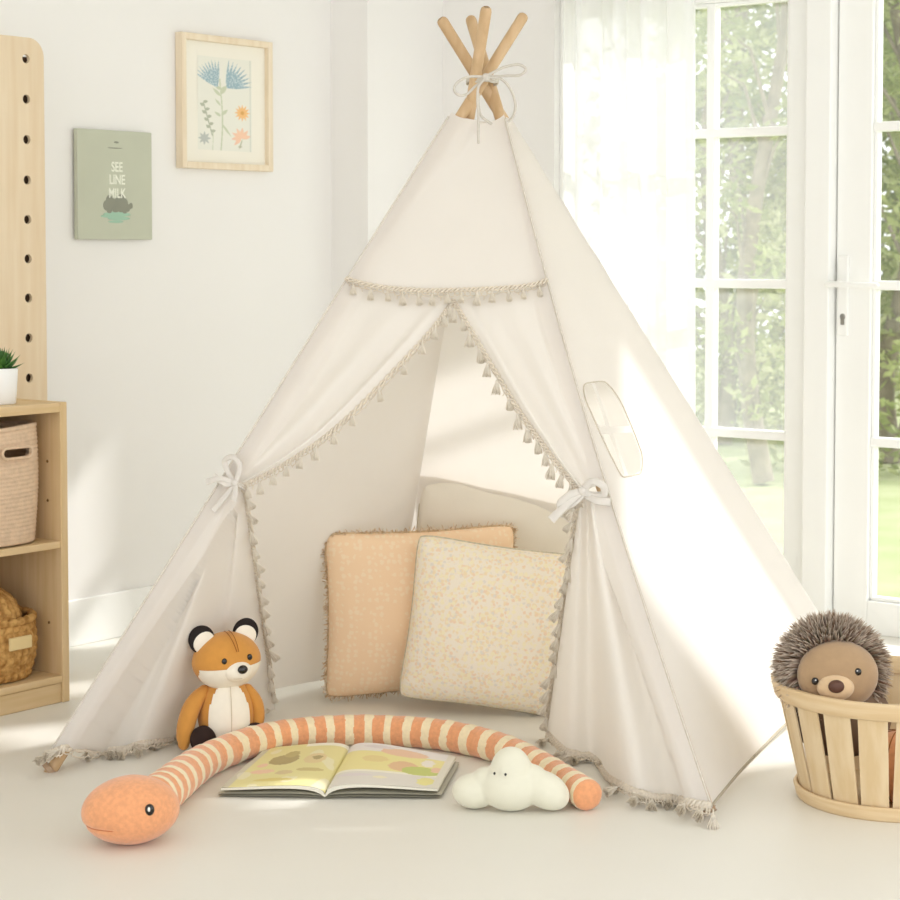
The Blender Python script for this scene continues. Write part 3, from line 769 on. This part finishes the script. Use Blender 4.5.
for sg in (1, -1):
    # eye on each side of the head
    d = V((-.13, -.82 * sg, .22)).normalized(); k = 1.0
    c = hp + HRs @ V((d.x * HX, d.y * HY, d.z * HZ)) * 0.985
    o = M(); o.ball(c, (.0095, .006, .0115), 20, 14, rot=HRs); eo = o.build('eye', GLOSSB, so, world=True)
    o = M(); o.ball(c + HRs @ V((.002, -.0042 * sg, .002)), (.003, .0025, .0048), 12, 8, rot=HRs); o.build('eye_highlight', mat('white_thread', lin(240, 236, 228), .5), so, world=True)
m = M(); mp = []
for i in range(25):
    a = -.95 + 1.9 * i / 24; d = V((math.cos(a) * .94, math.sin(a) * .94, -.34)); d.normalize(); k = sdisp(d) * 1.004
    mp.append(hp + HRs @ V((d.x * HX * k, d.y * HY * k, d.z * HZ * k)))
m.tube(mp, .0009, 6); m.build('mouth', mat('snake_mouth_thread', lin(196, 110, 66), .9), so, world=True)

# ------------------------------------------------------------------ open picture book
def ell(u, v, cx, cy, rx, ry): return ((u - cx) / rx) ** 2 + ((v - cy) / ry) ** 2 < 1
def mixc(a, b, t): return tuple(a[i] * (1 - t) + b[i] * t for i in range(3))
YEL = lin(228, 219, 158); PAP = lin(240, 236, 220); GRN = lin(196, 204, 120); PNK = lin(236, 200, 172); BRN = lin(176, 160, 112); LIL = lin(222, 214, 214)
def paintL(u, v):   # u: 0 spine..1 outer, v: 0 near..1 far
    c = YEL
    if u > .93: c = lin(206, 200, 180)
    if v > .93 and u < .5: c = PAP
    if noise.noise(V((u * 5, v * 4, 3))) > .25: c = mixc(c, PAP, .45)
    for (a, b, rx, ry, q) in ((.62, .62, .16, .13, BRN), (.58, .75, .08, .08, lin(190, 176, 120)), (.74, .34, .12, .05, PNK), (.5, .3, .09, .05, lin(214, 196, 150)), (.80, .5, .05, .05, PNK), (.28, .62, .12, .12, lin(226, 206, 156)), (.26, .64, .05, .05, BRN), (.26, .36, .14, .04, lin(206, 190, 130)), (.55, .14, .2, .035, lin(222, 206, 130))):
        if ell(u + .02 * noise.noise(V((u * 30, v * 30, 0))), v, a, b, rx, ry): c = q
    return c
def paintR(u, v):
    c = PAP if v < .34 or v > .82 else lin(236, 226, 160)
    if v < .3: c = lin(224, 220, 212)
    if v > .8: c = lin(232, 228, 226)
    for (a, b, rx, ry, q) in ((.55, .84, .22, .09, PNK), (.6, .5, .13, .13, lin(226, 190, 150)), (.32, .62, .12, .08, lin(230, 212, 150)), (.78, .42, .18, .12, GRN), (.80, .66, .06, .10, lin(238, 232, 222)), (.9, .5, .05, .08, PNK), (.22, .22, .16, .03, LIL), (.3, .92, .14, .04, LIL), (.86, .16, .08, .10, lin(232, 224, 150)), (.45, .18, .06, .03, lin(236, 230, 200))):
        if ell(u + .02 * noise.noise(V((u * 30, v * 30, 5))), v, a, b, rx, ry): c = q
    if u > .93: c = lin(226, 222, 208)
    return c
INK = mat('printed_page', (1, 1, 1, 1), .45, attr=True); PAPER = mat('page_edges', lin(236, 232, 216), .8, .15, 300, stretch=(1, 1, 20)); COVER = mat('book_cover', lin(196, 192, 176), .6)
bk0, bk1 = atz(325, 799), atz(350, 754)
book = empty('picture_book', ((bk0.x + bk1.x) / 2, (bk0.y + bk1.y) / 2, 0), 'open picture book with yellow illustrated pages lying on the floor', 'book')
def pageset(nameblk, o0, o1, paint, lift):
    def prof(u): return .003 + lift * (u ** .45) * math.exp(-1.6 * u) * 2.0
    def top(a, b):
        u = a; p = bk0.lerp(bk1, b).lerp(o0.lerp(o1, b), u); p.z = .006 + prof(u) + .001 * math.sin(b * 5) * u; return p
    m = M(); m.grid(lambda a, b: top(a, b), 110, 110, cfn=lambda a, b: paint(a, b))
    blk = M(); 
    def side(b_):
        def f(a, t): p = top(a, b_); q = p.copy(); q.z = max(.004, p.z - .0055 - .006 * math.exp(-4 * a)); return (p - V((0, 0, .0004))).lerp(q, t)
        return f
    blk.grid(side(0), 40, 4); blk.grid(side(1), 40, 4)
    blk.grid(lambda a, t: top(1, a) * 1 - V((0, 0, .0004 + .006 * t * .9)), 20, 4)
    blk.grid(lambda a, b: top(a, b) - V((0, 0, .005 + .006 * math.exp(-4 * a))), 40, 10)
    bo_ = blk.build('page_block', PAPER, book, world=True)
    m.build('illustrated_page', INK, book, world=True)
    cv = M(); 
    def cvf(zz): return lambda a, b: V(((bk0.lerp(bk1, b * 1.02 - .01)).lerp(o0.lerp(o1, b * 1.02 - .01), a * 1.03)).xy.to_3d()) + V((0, 0, zz + .35 * prof(a) * (1 if zz > .002 else .6)))
    cv.grid(cvf(.0035), 30, 6); cv.grid(cvf(.0012), 30, 6); cv.build('cover', COVER, book, world=True)
pageset('l', atz(221, 797), atz(266, 756), paintL, .026)
pageset('r', atz(438, 799), atz(456, 766), paintR, .032)

# ------------------------------------------------------------------ cloud toy
cl = atz(511, 812); CLM = mat('cloud_plush', lin(228, 225, 206), .95, .02, 30, .4, 500, sheen=.3)
cloud = empty('toy_cloud', (cl.x, cl.y + .012, 0), 'cream plush cloud with two tiny black eyes beside the book', 'plush toy')
m = M(); m.ball((.0, 0, .050), (.064, .050, .050), 40, 28); m.ball((.0, 0, .082), (.043, .042, .050), 40, 28)
m.ball((-.074, .014, .037), (.047, .040, .036), 36, 24); m.ball((-.048, .012, .058), (.034, .034, .030), 36, 24)
m.ball((.070, -.006, .044), (.054, .040, .037), 36, 24, rot=Matrix.Rotation(.5, 3, 'Y')); m.ball((.042, 0, .062), (.034, .034, .034), 36, 24)
co = m.build('body', CLM, cloud); r_ = co.modifiers.new('remesh', 'REMESH'); r_.mode = 'VOXEL'; r_.voxel_size = .0035; r_.use_smooth_shade = True
s_ = co.modifiers.new('smooth', 'SMOOTH'); s_.factor = .6; s_.iterations = 6
for px, py in ((494.5, 773.5), (505.5, 774.5)):
    p = at(px, py, cloud.location.y - .0505) - cloud.location
    o = M(); o.ball(p, (.0026, .004, .003), 12, 8); o.build('eye', GLOSSB, cloud)

# ------------------------------------------------------------------ slatted basket
bc = atz(890, 797); bask = empty('wooden_basket', (bc.x, bc.y, 0), 'round pale wooden slat basket standing right of the tent', 'basket')
RB, RT, HB = .197, .250, .251
NS = 19
for k in range(NS):
    a0 = 2 * PI * (k + .12) / NS; m = M()
    wb, wt = .90 * 2 * PI / NS / 2, .76 * 2 * PI / NS / 2
    def slat(off):
        def f(u, v):
            r = RB - .012 + (RT - .010 - RB + .012) * v - off; z = .008 + (HB - .012) * v; w = wb + (wt - wb) * v
            a = a0 + w * (2 * u - 1); return (r * math.cos(a), r * math.sin(a), z)
        return f
    m.grid(slat(0), 6, 10); g = M()
    m.grid(slat(.004), 6, 10)
    for u in (0, 1):
        m.grid(lambda a, v, u=u: V(slat(0)(u, v)).lerp(V(slat(.004)(u, v)), a), 1, 10)
    m.build('slat', SLAT, bask)
def hoop(r0, r1, z0, z1, th, mt, name='hoop'):
    m = M(); m.lathe([(r0, z0), (r0 + th * .7, z0), (r0 + th, z0 + .004), (r1 + th, z1 - .004), (r1 + th * .7, z1), (r1, z1), (r0, z0)], 90); return m.build(name, mt, bask)
hoopm = mat('basket_hoop_wood', lin(224, 200, 162), .5, .1, 2, .05, 20, stretch=(3, 3, 40), col2=lin(214, 186, 144))
hoop(RB - .010, RB - .004, 0, .030, .008, hoopm); hoop(RT - .016, RT - .009, HB - .036, HB, .009, hoopm)
hoop(RT - .025, RT - .020, HB - .034, HB - .002, .006, hoopm, 'inner_hoop')
m = M(); m.lathe([(.0005, .006), (RB - .012, .006), (RB - .012, .012), (.0005, .012)], 60); m.build('basket_base', SLAT, bask)
# another toy down in the basket, seen as orange between the slats
ob = V((bc.x - .010, bc.y - .085, 0)); to = empty('toy_ball', (ob.x + .005, ob.y - .0, .013), 'orange plush ball low in the slat basket, glimpsed between slats', 'plush toy')
m = M(); m.ball((0, 0, .075), .074, 40, 28); m.build('ball_cover', KN1, to); m = M()
for a in range(3):
    R3 = Matrix.Rotation(a * PI / 3, 3, 'Z'); m.tube([R3 @ V((.0745 * math.cos(q * PI / 20), 0, .075 + .0745 * math.sin(q * PI / 20))) for q in range(40)], .0012, 5, closed=True)
m.build('seam', THREAD, to)

# ------------------------------------------------------------------ toy hedgehog
hh = at(834, 669, bc.y - .055)
hog = empty('toy_hedgehog', (hh.x, hh.y, .165), 'brown plush hedgehog with spiky grey fur peeking out of the basket', 'plush toy')
hz = hh.z - .165
HF = mat('hedgehog_face_plush', lin(174, 144, 110), .95, .08, 50, .5, 500, sheen=.4); HM = mat('hedgehog_muzzle', lin(216, 186, 148), .95, .04, 50, .4, 500, sheen=.3)
HN = mat('hedgehog_nose', lin(92, 62, 50), .5); HS = mat('hedgehog_skin', lin(120, 98, 80), .95)
FURM = mat('hedgehog_fur', (1, 1, 1, 1), .8, attr=True, trans=.1)
m = M(); m.ball((0, .03, hz - .005), (.094, .088, .092), 40, 28); m.ball((.02, .03, hz - .105), (.105, .10, .085), 32, 20); bo = m.build('body', HS, hog)
fcn = V((.002, -.030, hz - .006)); fr_ = (.083, .052, .072)
m = M(); m.ball(fcn, fr_, 48, 32); fo = m.build('face', HF, hog)
m = M(); m.ball((-.011, -.074, hz - .022), (.038, .030, .027), 30, 20); mo = m.build('muzzle', HM, fo)
m = M(); m.ball((-.015, -.103, hz - .014), (.0165, .010, .0135), 22, 14); m.build('nose', HN, mo)
for sx, dz in ((-1, -.010), (1, .010)):
    m = M(); m.ball((-.009 + sx * .043, -.0715 if sx < 0 else -.0755, hz + dz), (.0075, .005, .0078), 18, 12); eo = m.build('eye', GLOSSB, fo)
    m = M(); m.ball((-.010 + .042 * sx, -.0762 if sx < 0 else -.080, hz + dz + .003), .0014, 8, 6); m.build('eye_highlight', WHITE, eo)
fur = M(); rnd.seed(4)
def spike(p, d, L, w):
    t = d.orthogonal().normalized(); b = d.cross(t); dk = lin(96 + rnd.randint(-12, 20), 76 + rnd.randint(-10, 16), 62); lt = lin(226, 210, 192) if rnd.random() < .8 else lin(170, 144, 122)
    g = V((0, 0, -.12)) * L; tip = p + d * L + g; mid = p + d * L * .55 + g * .3
    o = len(fur.v); fur.v += [p + t * w, p - t * w * .5 + b * w * .87, p - t * w * .5 - b * w * .87, mid + t * w * .8, mid - t * w * .4 + b * w * .7, mid - t * w * .4 - b * w * .7, tip]
    fur.c += [dk] * 3 + [mixc(dk, lt, .45)] * 3 + [lt]
    for i in range(3): j = (i + 1) % 3; fur.f += [(o + i, o + j, o + 3 + j, o + 3 + i), (o + 3 + i, o + 3 + j, o + 6)]; fur.m += [0, 0]
n_ = 0
while n_ < 4300:
    d = V((rnd.gauss(0, 1), rnd.gauss(0, 1), rnd.gauss(0, 1))).normalized()
    p = V((.0, .03, hz - .005)) + V((d.x * .092, d.y * .086, d.z * .090))
    fx, fz = (p.x - fcn.x) / .077, (p.z - fcn.z) / .066
    if d.y < .1 and fx * fx + fz * fz < 1.0: continue
    if d.z < -.75: continue
    dd = (d + V((rnd.gauss(0, .22), rnd.gauss(0, .22), rnd.gauss(0, .22)))).normalized()
    if d.y < 0: dd = (dd + V((d.x * .5, -.25, d.z * .5))).normalized()
    spike(p, dd, rnd.uniform(.020, .042), .0023); n_ += 1
fur.build('fur', FURM, bo, smooth=False)

# ------------------------------------------------------------------ cubby cabinet and what stands on it
cpn = atz(70, 701); cs, cr = sr(cpn)
DEP = .30; TK = .023
cab = empty('cubby_cabinet', RP(cs, cr), 'pale birch cubby cabinet with open shelves at the left edge', 'cabinet', AU)   # local x along wall, local -y out into the room
CH = 1.15 - (402 - 250) / 2000 * cpn.y
def cb(name, x0, x1, y0, y1, z0, z1, mt=BIRCH, par=None):
    m = M(); m.box(x0, x1, y0, y1, z0, z1); return m.build(name, mt, par or cab, smooth=False, bevel=.0025)
CWd = 1.0
cb('side_panel', -TK, 0, 0, DEP, .0, CH, BIRCHV); cb('side_panel', -CWd, -CWd + TK, 0, DEP, .0, CH, BIRCHV)
cb('divider', -CWd / 2 - .01, -CWd / 2 + .01, .002, DEP - .01, .066, CH - TK, BIRCHV)
cb('top_board', -CWd + TK, -TK, 0, DEP, CH - TK - .002, CH - .001)
z2 = 1.15 - (541.5 - 250) / 2000 * cpn.y; z3 = .07
for (a, b) in ((-CWd / 2 + .01, -TK), (-CWd + TK, -CWd / 2 - .01)): cb('shelf', a, b, .002, DEP - .01, z2 - .018, z2)
cb('bottom_board', -CWd + TK, -TK, .001, DEP - .01, z3 - .018, z3); cb('plinth', -CWd + TK, -TK, .006, .024, 0, z3 - .019)
cb('back_board', -CWd + TK, -TK, DEP - .01, DEP - .002, .05, CH - TK)
for z in (z3 + .13, z2 + .1, z2 + .2):
    m = M(); m.ball((-TK - .0005, .05, z), (.002, .004, .004), 12, 8); m.build('shelf_pin_hole', mat('pin_hole', lin(120, 90, 50), .8), cab)

# tall board with a column of holes, between cabinet and wall
br = cr - DEP - .006; bs = on_left(45, 300, r=br)[0]
BT = on_left(25, 37.5, r=br)[1]; BW = .42; BTh = .010
peg = empty('peg_board', RP(bs, br), 'tall pale wooden board with a row of round holes behind the cabinet', 'board', AU)
hs = []
holes_z = []
for py in (59, 99.3, 139.7, 180, 219.5, 258.8, 298, 338, 378): holes_z.append((on_left(26.5, 220, r=br)[0], on_left(26.5, py, r=br)[1]))
for (s0, z) in holes_z:
    hx = s0 - bs; 
    for q in (hx, -BW - hx): hs.append([(q + .0122 * math.cos(2 * PI * i / 28), z + .0122 * math.sin(2 * PI * i / 28)) for i in range(28)])
for z in [holes_z[-1][1] - .109 * k for k in range(1, 6)]:
    for q in (holes_z[-1][0] - bs, -BW - holes_z[-1][0] + bs): hs.append([(q + .0122 * math.cos(2 * PI * i / 28), z + .0122 * math.sin(2 * PI * i / 28)) for i in range(28)])
rc = .05
out = [(-BW, .0), (0, .0)] + [(-rc + rc * math.cos(a * PI / 20), BT - rc + rc * math.sin(a * PI / 20)) for a in range(11)] + [(-BW + rc - rc * math.sin(a * PI / 20), BT - rc + rc * math.cos(a * PI / 20)) for a in range(11)]
v2, fs = cdt_panel(out, hs, [])
m = M(); m.add([(p[0], 0, p[1]) for p in v2], fs)
for f in fs[:1]: pass
bk = M(); bk.box(-BW + .0005, -.0005, .0102, .0120, .001, BT - .05); bk.build('hole_shade_sheet', mat('painted_hole_shade', lin(64, 46, 30), .9), peg, smooth=False)  # dark sheet added behind the holes; its colour paints their shade
rb_ = M(); rb_.box(-BW, 0, .0122, .0300, 0, BT - .05); rb_.build('rear_board', MAPLE, peg, smooth=False)
po = m.build('board', MAPLE, peg, smooth=False); sd = po.modifiers.new('solidify', 'SOLIDIFY'); sd.thickness = BTh; sd.offset = 0

# succulent
pp = hit(1, 395, RP(0, cr - .085), W); ps, pr = sr(pp)
pot = empty('potted_succulent', RP(ps, cr - .085, CH - .001), 'small green succulent in a white pot on the cabinet top', 'potted plant', 0)
m = M(); m.lathe([(.0005, .0), (.034, .0), (.037, .003), (.0425, .088), (.042, .090), (.039, .090), (.038, .080), (.0005, .080)], 48); m.build('pot', mat('white_ceramic', lin(240, 240, 238), .3, .01, 5), pot)
m = M(); m.lathe([(.0005, .081), (.0385, .080)], 24); m.build('soil', mat('soil', lin(66, 52, 42), .95, .4, 90, .8, 200), pot)
LG = mat('succulent_leaf', lin(92, 138, 60), .4, .35, 25, col2=lin(52, 96, 48), trans=.1)
rnd.seed(2)
for k in range(26):
    a = 2.4 * k; el = .15 + 1.2 * (k / 26); L_ = .062 - .012 * k / 26
    d = V((math.cos(a) * math.cos(el), math.sin(a) * math.cos(el), math.sin(el))); s_ = V((-math.sin(a), math.cos(a), 0)); n_ = d.cross(s_)
    def lf(u, v, d=d, s_=s_, n_=n_, L_=L_):
        w = .011 * (math.sin(PI * min(1, v * .92 + .1)) ** .8) * (1 - v ** 4); an = 2 * PI * u
        return V((0, 0, .083)) + d * L_ * v + V((0, 0, .012 * v * v)) + s_ * w * math.cos(an) + n_ * w * .35 * math.sin(an)
    m = M(); m.grid(lf, 10, 10, closeu=True); m.build('leaf', LG, pot)

# baskets in the cabinet
KB = mat('cotton_rope', lin(222, 194, 164), .95, .12, 70, .7, 260)
b1x = -.170; b1 = empty('rope_basket', RP(cs + b1x, cr - .132, z2), 'beige cotton rope basket with a slot handle on the upper shelf', 'basket', AU)
hb = 1.15 - (424 - 250) / 2000 * (cpn.y + .08) - z2
m = M()
def rb(sg):
    def f(a, b):
        th = 2 * PI * a; z = hb * b; R = .125 + .010 * math.sin(b * PI * .8)
        n4 = (abs(math.cos(th)) ** 3 + abs(math.sin(th)) ** 3) ** (-1 / 3)
        r = R * n4 ** .55 + sg + .0040 * abs(math.sin(z / .0105 * PI)) + .0012 * noise.noise(V((th * 14, z * 150, 0)))
        return (r * math.cos(th), r * math.sin(th) * .93, .004 + z - .004 * math.sin(th * 2) * b)
    return f
fo_, fi_ = rb(0), rb(-.010)
# slot handle: leave out faces of the front wall
def wallgrid(fn, nu=160, nv=90):
    vs = [fn(i / nu, j / nv) for j in range(nv + 1) for i in range(nu)]; fs = []
    for j in range(nv):
        for i in range(nu):
            a = (i + .5) / nu; z = (j + .5) / nv * hb; x = vs[j * nu + i][0]; y = vs[j * nu + i][1]
            if y < 0 and ((max(0, abs(x - .006) - .034)) ** 2 + (z - (hb - .058)) ** 2) < .0125 ** 2: continue
            fs.append((j * nu + i, j * nu + (i + 1) % nu, (j + 1) * nu + (i + 1) % nu, (j + 1) * nu + i))
    m.add(vs, fs)
wallgrid(fo_); wallgrid(fi_)
m.tube([V(fo_(i / 80, 1)).lerp(V(fi_(i / 80, 1)), .5) for i in range(80)], .0065, 8, closed=True)
m.grid(lambda a, b: V((fi_(a, 0)[0] * b, fi_(a, 0)[1] * b, .008)), 40, 4, closeu=True)
m.build('basket_body', KB, b1)
m = M(); c_ = .0135
m.tube([(.006 + sx_ , -.131 - 0.004, .004 + hb - .058 + sz_) for sx_, sz_ in [(.034 + c_ * math.cos(t), c_ * math.sin(t)) for t in [(-PI / 2 + PI * i / 8) for i in range(9)]] + [(-.034 - c_ * math.cos(t), c_ * math.sin(t)) for t in [(PI / 2 - PI * i / 8) for i in range(9)]]], .004, 8, closed=True)
m.build('handle_rim', KB, b1)

JB = mat('seagrass_weave', lin(206, 162, 98), .9, .35, 60, .8, 180, col2=lin(160, 114, 58))
def weave(a, z, k=34, s=.021, amp=.006):
    x = a * k; y = z / s; i = math.floor(y); sh = .5 * (i % 2); xx = x + sh + (.35 if i % 2 else -.35) * (y - i)
    return amp * abs(math.sin(PI * xx)) ** .7 * (math.sin(PI * (y - i)) ** .5) - amp * .3
b2 = empty('seagrass_basket', RP(cs - .158, cr - .142, z3), 'round woven seagrass basket with a pale tag on the lower shelf', 'basket', AU)
h2_ = .148
prof = [(.100 + .030 * math.sin(PI * (.12 + .62 * i / 60)), .003 + h2_ * i / 60) for i in range(61)]
m = M(); m.lathe(prof, 340, disp=lambda a, z: weave(a, z)); m.lathe([(r - .012, z) for r, z in prof], 60)
m.tube([V((prof[-1][0] * math.cos(2 * PI * i / 90), prof[-1][0] * math.sin(2 * PI * i / 90), h2_ + .004 + .0025 * math.sin(i * 2.1))) for i in range(90)], [.010 + .002 * math.sin(i * 2.1) for i in range(90)], 8, closed=True)
m.lathe([(.0005, .004), (prof[0][0], .004)], 40); m.build('basket_body', JB, b2)
m = M(); m.box(-.035, .035, -.1445, -.136, .088, .120); m.build('name_tag', mat('tag_wood', lin(226, 202, 150), .7, .05, 20), b2, smooth=False, bevel=.003)
m = M(); lp = [(max(.0006, .114 * math.cos(PI / 2 * i / 40)), .088 * math.sin(PI / 2 * i / 40)) for i in range(41)]
m.lathe(lp, 260, disp=lambda a, z: weave(a, z, 28, .016, .006) * (1 if z < .083 else 0)); m.lathe([(.0006, .001), (.112, .0)], 40); lid = m.build('lid', JB, b2); lid.location = (-.03, 0, h2_ + .006); tag(lid, 'domed woven lid')

# ------------------------------------------------------------------ pictures on the left wall
def pic_frame(x0, x1, yT, yB, rr):
    sa = on_left(x0, (yT + yB) / 2, rr)[0]; sb = on_left(x1, (yT + yB) / 2, rr)[0]
    zT = (on_left(x0, yT[0] if isinstance(yT, tuple) else yT, rr)[1]); return sa, sb
sa = on_left(77.5, 184, .022)[0]; sb = on_left(152, 184, .022)[0]
zT = (on_left(77, 128, .022)[1] + on_left(151, 133, .022)[1]) / 2; zB = (on_left(79, 240, .022)[1] + on_left(153, 239, .022)[1]) / 2
SAGE = mat('sage_canvas', lin(194, 197, 178), .85, .04, 8, .2, 300)
cv = empty('sage_print', RP((sa + sb) / 2, 0, zB), 'sage green canvas print with small white lettering on the left wall', 'picture', AU)
pw, ph = sb - sa, zT - zB
m = M(); m.box(-pw / 2, pw / 2, -.022, -.006, 0, ph); m.build('canvas', SAGE, cv, smooth=False, bevel=.002)
def text(body, size, x, z, mt, par, yy, name='lettering', sx=1):
    c = bpy.data.curves.new(name, 'FONT'); c.body = body; c.size = size; c.align_x = 'CENTER'; c.extrude = .0003; c.offset = .0006
    o = bpy.data.objects.new(name, c); COL.objects.link(o)
    me = bpy.data.meshes.new_from_object(o.evaluated_get(bpy.context.evaluated_depsgraph_get())); bpy.data.objects.remove(o)
    me.materials.clear(); me.materials.append(mt); me.name = name
    o = bpy.data.objects.new(name, me); COL.objects.link(o); o.parent = par; o.rotation_euler = (PI / 2, 0, 0); o.location = (x, yy, z); o.scale = (sx, 1, 1); return o
INKW = mat('white_ink', lin(238, 240, 226), .8); INKG = mat('grey_ink', lin(140, 142, 128), .8); INKM = mat('mint_ink', lin(160, 194, 172), .8)
fz = lambda py: ph * (240 - py) / 112
for tx, py in (('SEE', 170), ('LINE', 183), ('MILK', 197)): text(tx, .040, .006, fz(py), INKW, cv, -.0226, sx=.78)
m = M(); rnd.seed(12)
for (x, z, r) in [(-.040, .0, .016), (-.030, .016, .014), (-.018, .004, .018), (-.006, -.006, .017), (.004, .012, .015), (.018, .018, .017), (.028, .006, .018), (.016, -.004, .017), (.042, -.006, .012), (.055, .0, .009), (-.03, -.014, .012), (.03, -.014, .012)]:
    m.ball((x + .005, -.0222, fz(205) + z), (r * .9, .0006, r), 12, 8)
m.build('plant_motif', INKG, cv)
m = M()
for (x, z, w_, h_) in [(.005, 0, .055, .007), (.012, -.012, .045, .006), (-.02, -.006, .04, .005), (.0, -.022, .03, .004)]: m.ball((x, -.0222, fz(214) + z), (w_, .0005, h_), 16, 8)
m.build('water_motif', INKM, cv)
m = M(); m.ball((.005, -.0222, fz(140)), (.010, .0005, .003), 10, 6); m.ball((.0, -.0222, fz(146)), (.03, .0005, .0015), 10, 6); m.build('small_motif', INKG, cv)

# framed flower print
sa = on_left(181, 100, .025)[0]; sb = on_left(272, 100, .025)[0]
zT = (on_left(180, 32, .025)[1] + on_left(272, 42, .025)[1]) / 2; zB = (on_left(180, 168.5, .025)[1] + on_left(272, 171, .025)[1]) / 2
pw, ph = sb - sa, zT - zB
fp = empty('flower_picture', RP((sa + sb) / 2, 0, zB), 'framed botanical print of blue and orange flowers on the left wall', 'picture', AU)
FW = wood('pale_frame_wood', lin(236, 222, 198), lin(228, 210, 182)); t_ = .020
m = M()
for bx_ in ((-pw / 2, -pw / 2 + t_, 0, ph), (pw / 2 - t_, pw / 2, 0, ph), (-pw / 2 + t_, pw / 2 - t_, 0, t_), (-pw / 2 + t_, pw / 2 - t_, ph - t_, ph)): m.box(bx_[0], bx_[1], -.030, -.001, bx_[2], bx_[3])
m.build('frame', FW, fp, smooth=False, bevel=.002)
m = M(); m.box(-pw / 2 + t_, pw / 2 - t_, -.012, -.004, t_, ph - t_); m.build('mat_board', mat('mat_board', lin(240, 236, 224), .9), fp, smooth=False)
# the print itself, painted as flat colours on a dense sheet
def petal(x, y, cx, cy, an, L, w):
    dx, dy = x - cx, y - cy; u = dx * math.cos(an) + dy * math.sin(an); v = -dx * math.sin(an) + dy * math.cos(an)
    return 0 < u < L and abs(v) < w * math.sin(PI * min(1, u / L) ** .8)
BG = lin(232, 231, 220)
def flower(x, y):   # x 0..1, y 0..1.62 upward
    c = BG; nz = noise.noise(V((x * 40, y * 40, 0)))
    st = lambda a, b: abs(x - a) < b
    GRE = lin(200, 206, 180); BLU = lin(152, 178, 188); BL2 = lin(196, 210, 212)
    if y < 1.25 and st(.42 + .03 * math.sin(y * 3), .012): c = GRE
    for (cx, cy, an, L, w) in ((.42, .98, .9, .2, .03), (.42, .95, 2.4, .2, .03), (.43, .62, .7, .16, .03), (.42, .60, 2.6, .14, .025), (.43, .48, -.9, .3, .02), (.42, .78, 2.3, .16, .02), (.42, 1.05, .6, .16, .03), (.42, 1.06, 2.5, .15, .03)):
        if petal(x, y, cx, cy, an, L, w): c = GRE
    for k in range(9):
        a = .12 + k * .17
        if petal(x, y, .53, 1.10, a, .50, .026): c = BLU if nz > -.15 else BL2
    for k in range(9):
        a = PI - .5 - k * .14
        if petal(x, y, .36, 1.10, a, .48, .024): c = BLU if nz > -.1 else BL2
    for k in range(12):
        if petal(x, y, .82, .68, k * PI / 6, .15, .022): c = lin(240, 192, 130)
    if (x - .82) ** 2 + (y - .68) ** 2 < .0012: c = lin(222, 166, 96)
    for k in range(7):
        if petal(x, y, .80, .24, k * .62 + .2, .19, .035): c = lin(240, 200, 172)
    if petal(x, y, .82, .22, -1.9, .2, .012) or petal(x, y, .74, .08, .1, .08, .02): c = lin(186, 186, 160)
    for k in range(9):
        t = k / 8
        if petal(x, y, .10 + .14 * t, .82 - .5 * t, 2.6 if k % 2 else .3, .09, .028) or petal(x, y, .10 + .14 * t, .82 - .5 * t, -1.2, .1, .012): c = lin(178, 182, 162)
    for k in range(8):
        if petal(x, y, .12, .20, k * .78, .12, .022): c = lin(186, 190, 184)
    if y < .35 and st(.27 + .03 * y, .006): c = GRE
    if x > .965 and x < .975: c = lin(206, 208, 198)
    return c
qx0, qx1 = -pw / 2 + pw * .205, pw / 2 - pw * .20; qz0, qz1 = ph * .145, ph * .845
m = M(); m.grid(lambda a, b: (qx0 + (qx1 - qx0) * a, -.0128, qz0 + (qz1 - qz0) * b), 150, 230, cfn=lambda a, b: flower(a, b * 1.62)); m.build('printed_sheet', INK, fp)

# ------------------------------------------------------------------ light
w = bpy.data.worlds.new('world'); sc.world = w; w.use_nodes = True; nt = w.node_tree; bg = nt.nodes['Background']
tc = nt.nodes.new('ShaderNodeTexCoord'); sx = nt.nodes.new('ShaderNodeSeparateXYZ'); nt.links.new(tc.outputs['Generated'], sx.inputs[0])
cr_ = nt.nodes.new('ShaderNodeValToRGB'); nt.links.new(sx.outputs[2], cr_.inputs[0])
cr_.color_ramp.elements[0].position = 0; cr_.color_ramp.elements[0].color = (.965, .982, 1, 1)
cr_.color_ramp.elements[1].position = .8; cr_.color_ramp.elements[1].color = (.95, .972, 1, 1)
nt.links.new(cr_.outputs[0], bg.inputs[0]); bg.inputs[1].default_value = 2.1
sd = bpy.data.lights.new('sun', 'SUN'); so = bpy.data.objects.new('sun', sd); COL.objects.link(so)
sd.energy = 4.3; sd.angle = math.radians(2.0); sd.color = (1, .995, .99)
el = math.radians(39); S = V((.889, .458, 0)).normalized() * math.cos(el) + V((0, 0, math.sin(el)))
so.rotation_euler = S.to_track_quat('Z', 'Y').to_euler(); so.location = (6, 8, 6)
sc.view_settings.view_transform = 'Standard'; sc.view_settings.look = 'None'; sc.view_settings.exposure = 0.0; sc.view_settings.gamma = 1
sc.view_settings.use_curve_mapping = False
sc.cycles.use_denoising = True; sc.cycles.max_bounces = 10; sc.cycles.diffuse_bounces = 6; sc.cycles.transparent_max_bounces = 12; sc.cycles.transmission_bounces = 8
